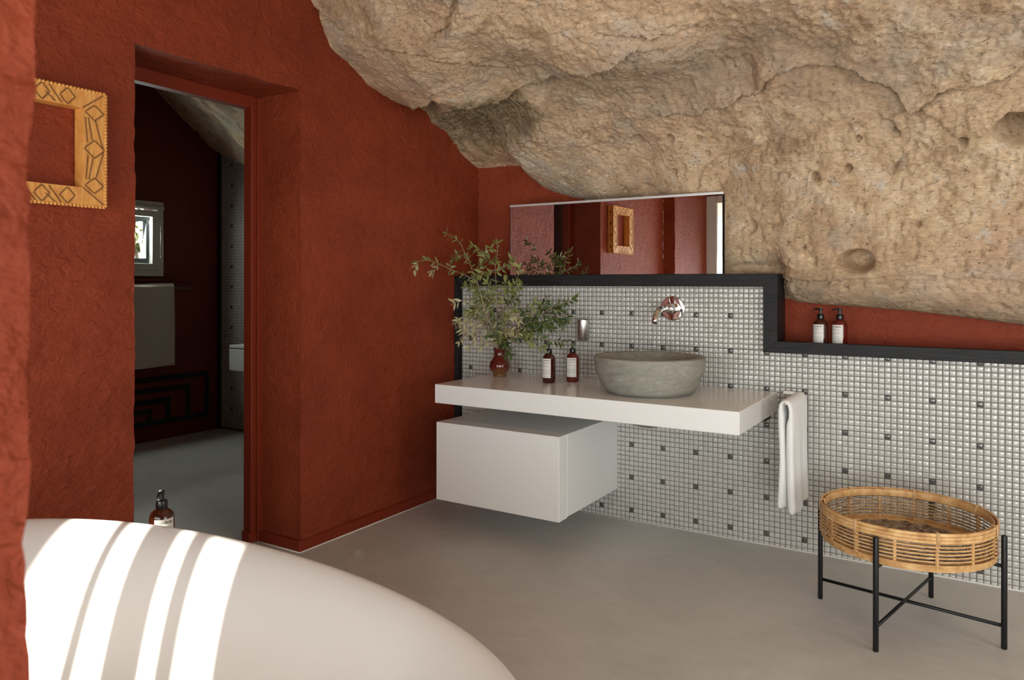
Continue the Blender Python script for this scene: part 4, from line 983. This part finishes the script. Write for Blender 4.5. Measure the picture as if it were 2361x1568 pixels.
# ------------------------------------------------------------------ tray table: stand and rattan tray
CT = (-.226, 3.137)
t = thing('metal_stand', 'black four legged metal stand with crossed bars under the tray', 'stand', (CT[0], CT[1], 0))
legs = [(-.524, 3.19), (-.295, 2.828), (-.155, 3.443), (.076, 3.09)]
ang = [math.atan2(b_-CT[1], a_-CT[0]) for a_, b_ in legs]
RLg = .311
for a_ in ang:
    q = MB(); q.lathe([(0, 0), (.0085, 0), (.0095, .002), (.0095, .388), (.0085, .392), (.005, .394), (0, .394)], 16, c=(RLg*math.cos(a_), RLg*math.sin(a_), 0)); q.build('leg', M['black'], t, 'angle')
for (i_, j_, z) in ((0, 3, .079), (1, 2, .083)):
    q = MB(); q.tube([(RLg*math.cos(ang[i_]), RLg*math.sin(ang[i_]), z), (RLg*math.cos(ang[j_]), RLg*math.sin(ang[j_]), z)], .0062, 10); q.build('stretcher', M['black'], t, True)
for (i_, j_, z) in ((0, 3, .286), (1, 2, .2865)):
    q = MB(); q.tube([(RLg*math.cos(ang[i_]), RLg*math.sin(ang[i_]), z), (RLg*math.cos(ang[j_]), RLg*math.sin(ang[j_]), z)], .0062, 10); q.build('support_bar', M['black'], t, True)
t = thing('rattan_tray', 'round woven rattan tray with open hooped sides on the black stand', 'tray', (CT[0], CT[1], .2935))
R0 = .287
for k, z in enumerate((.127, .1145, .1025)):
    q = MB(); q.ring((0, 0, z), R0+.004, .0042, 96, 8, .0066); q.build('rim', M['rattan'], t, True)
q = MB(); q.ring((0, 0, .115), R0-.007, .004, 96, 8, .016); o = q.build('inner_rim', M['rattan'], t, True)
for z in (.086, .0735, .061, .0485, .036):
    q = MB(); q.ring((0, 0, z), R0+.002, .0028, 96, 6); q.build('hoop', M['rattan'], t, True)
for z in (.091, .079, .067, .055, .043, .031):
    q = MB(); q.ring((0, 0, z+.0), R0-.006, .0021, 96, 6); q.build('inner_hoop', M['rattan_grey'], t, True)
for k, z in enumerate((.022, .016, .010, .004)):
    q = MB(); q.ring((0, 0, z), R0+.003-.0012*k, .0033, 96, 6); q.build('base_band', M['rattan'], t, True)
NSK = 14; a0 = math.radians(-118)
for k in range(NSK):
    a_ = a0+2*PI*k/NSK; d = Vector((math.cos(a_), math.sin(a_), 0)); tg = Vector((-d.y, d.x, 0))
    q = MB()
    V = []
    for z in (.004, .110):
        for s_, r_o in ((-1, -.004), (1, -.004), (1, .0015), (-1, .0015)): V.append(d*(R0+r_o-.001)+tg*s_*.0048+Vector((0, 0, z)))
    q.add(V, [(0, 1, 2, 3), (7, 6, 5, 4), (0, 4, 5, 1), (1, 5, 6, 2), (2, 6, 7, 3), (3, 7, 4, 0)]); q.build('stake', M['rattan'], t)
    if k % 2 == 0:
        q = MB()
        for s_ in (-1, 0, 1):
            pts = [d*(R0+.010)+tg*s_*.0035+Vector((0, 0, .094)), d*(R0+.0112)+tg*s_*.0035+Vector((0, 0, .115)), d*(R0+.009)+tg*s_*.0035+Vector((0, 0, .135)), d*(R0-.006)+tg*s_*.0035+Vector((0, 0, .1365)), d*(R0-.013)+tg*s_*.0035+Vector((0, 0, .118)), d*(R0-.012)+tg*s_*.0035+Vector((0, 0, .096))]
            q.tube(pts, .0015, 5)
        q.build('rim_binding', M['rattan_pale'], t, True)
        q = MB(); pts = []
        for i_ in range(60):
            u_ = i_/59; th = u_*2*PI*6; pts.append(d*(R0+.0035+.0055*math.cos(th))+tg*(.0065*math.sin(th))+Vector((0, 0, .092-.078*u_)))
        q.tube(pts, .0019, 5); q.build('wrapping', M['rattan_pale'], t, True)
# woven base: spiral coils plus woven bundles
for k in range(26):
    R = .272-k*.0098; zc = .012+.0008*random.random()
    if R < .03: break
    solid = R > .235 or R < .10
    q = MB()
    if solid: q.ring((0, 0, zc), R, .0036, 80, 6)
    else:
        n_ = 120; V = []
        pts = [(R*math.cos(2*PI*i_/n_)+.0015*math.sin(i_*3+k), R*math.sin(2*PI*i_/n_), zc+.0035*math.sin(i_/n_*2*PI*20+(k % 2)*PI)) for i_ in range(n_+1)]; q.tube(pts, .0040, 5)
    q.build('base_coil', M['rattan_grey'] if not solid else M['rattan'], t, True)
for k in range(20):
    a_ = 2*PI*k/20; d = Vector((math.cos(a_), math.sin(a_), 0)); q = MB(); q.tube([d*.02+Vector((0, 0, .010)), d*.282+Vector((0, 0, .008))], .0032, 6); q.build('base_spoke', M['rattan_grey'], t, True)
for k in range(10):
    a_ = 2*PI*k/10+.2; q = MB(); tg = Vector((-math.sin(a_), math.cos(a_), 0)); d = Vector((math.cos(a_), math.sin(a_), 0))
    for i_ in range(5): c_ = d*(.125+i_*.022); q.tube([c_-tg*(.022+.006*i_)+Vector((0, 0, .014)), c_+Vector((0, 0, .019)), c_+tg*(.022+.006*i_)+Vector((0, 0, .014))], .0042, 6)
    q.build('woven_bundle', M['rattan_grey'], t, True)
q = MB(); q.lathe([(0, .004), (.055, .004), (.055, .017), (0, .018)], 32); q.build('centre_disc', M['rattan'], t, 'angle')
bpy.context.view_layer.update()
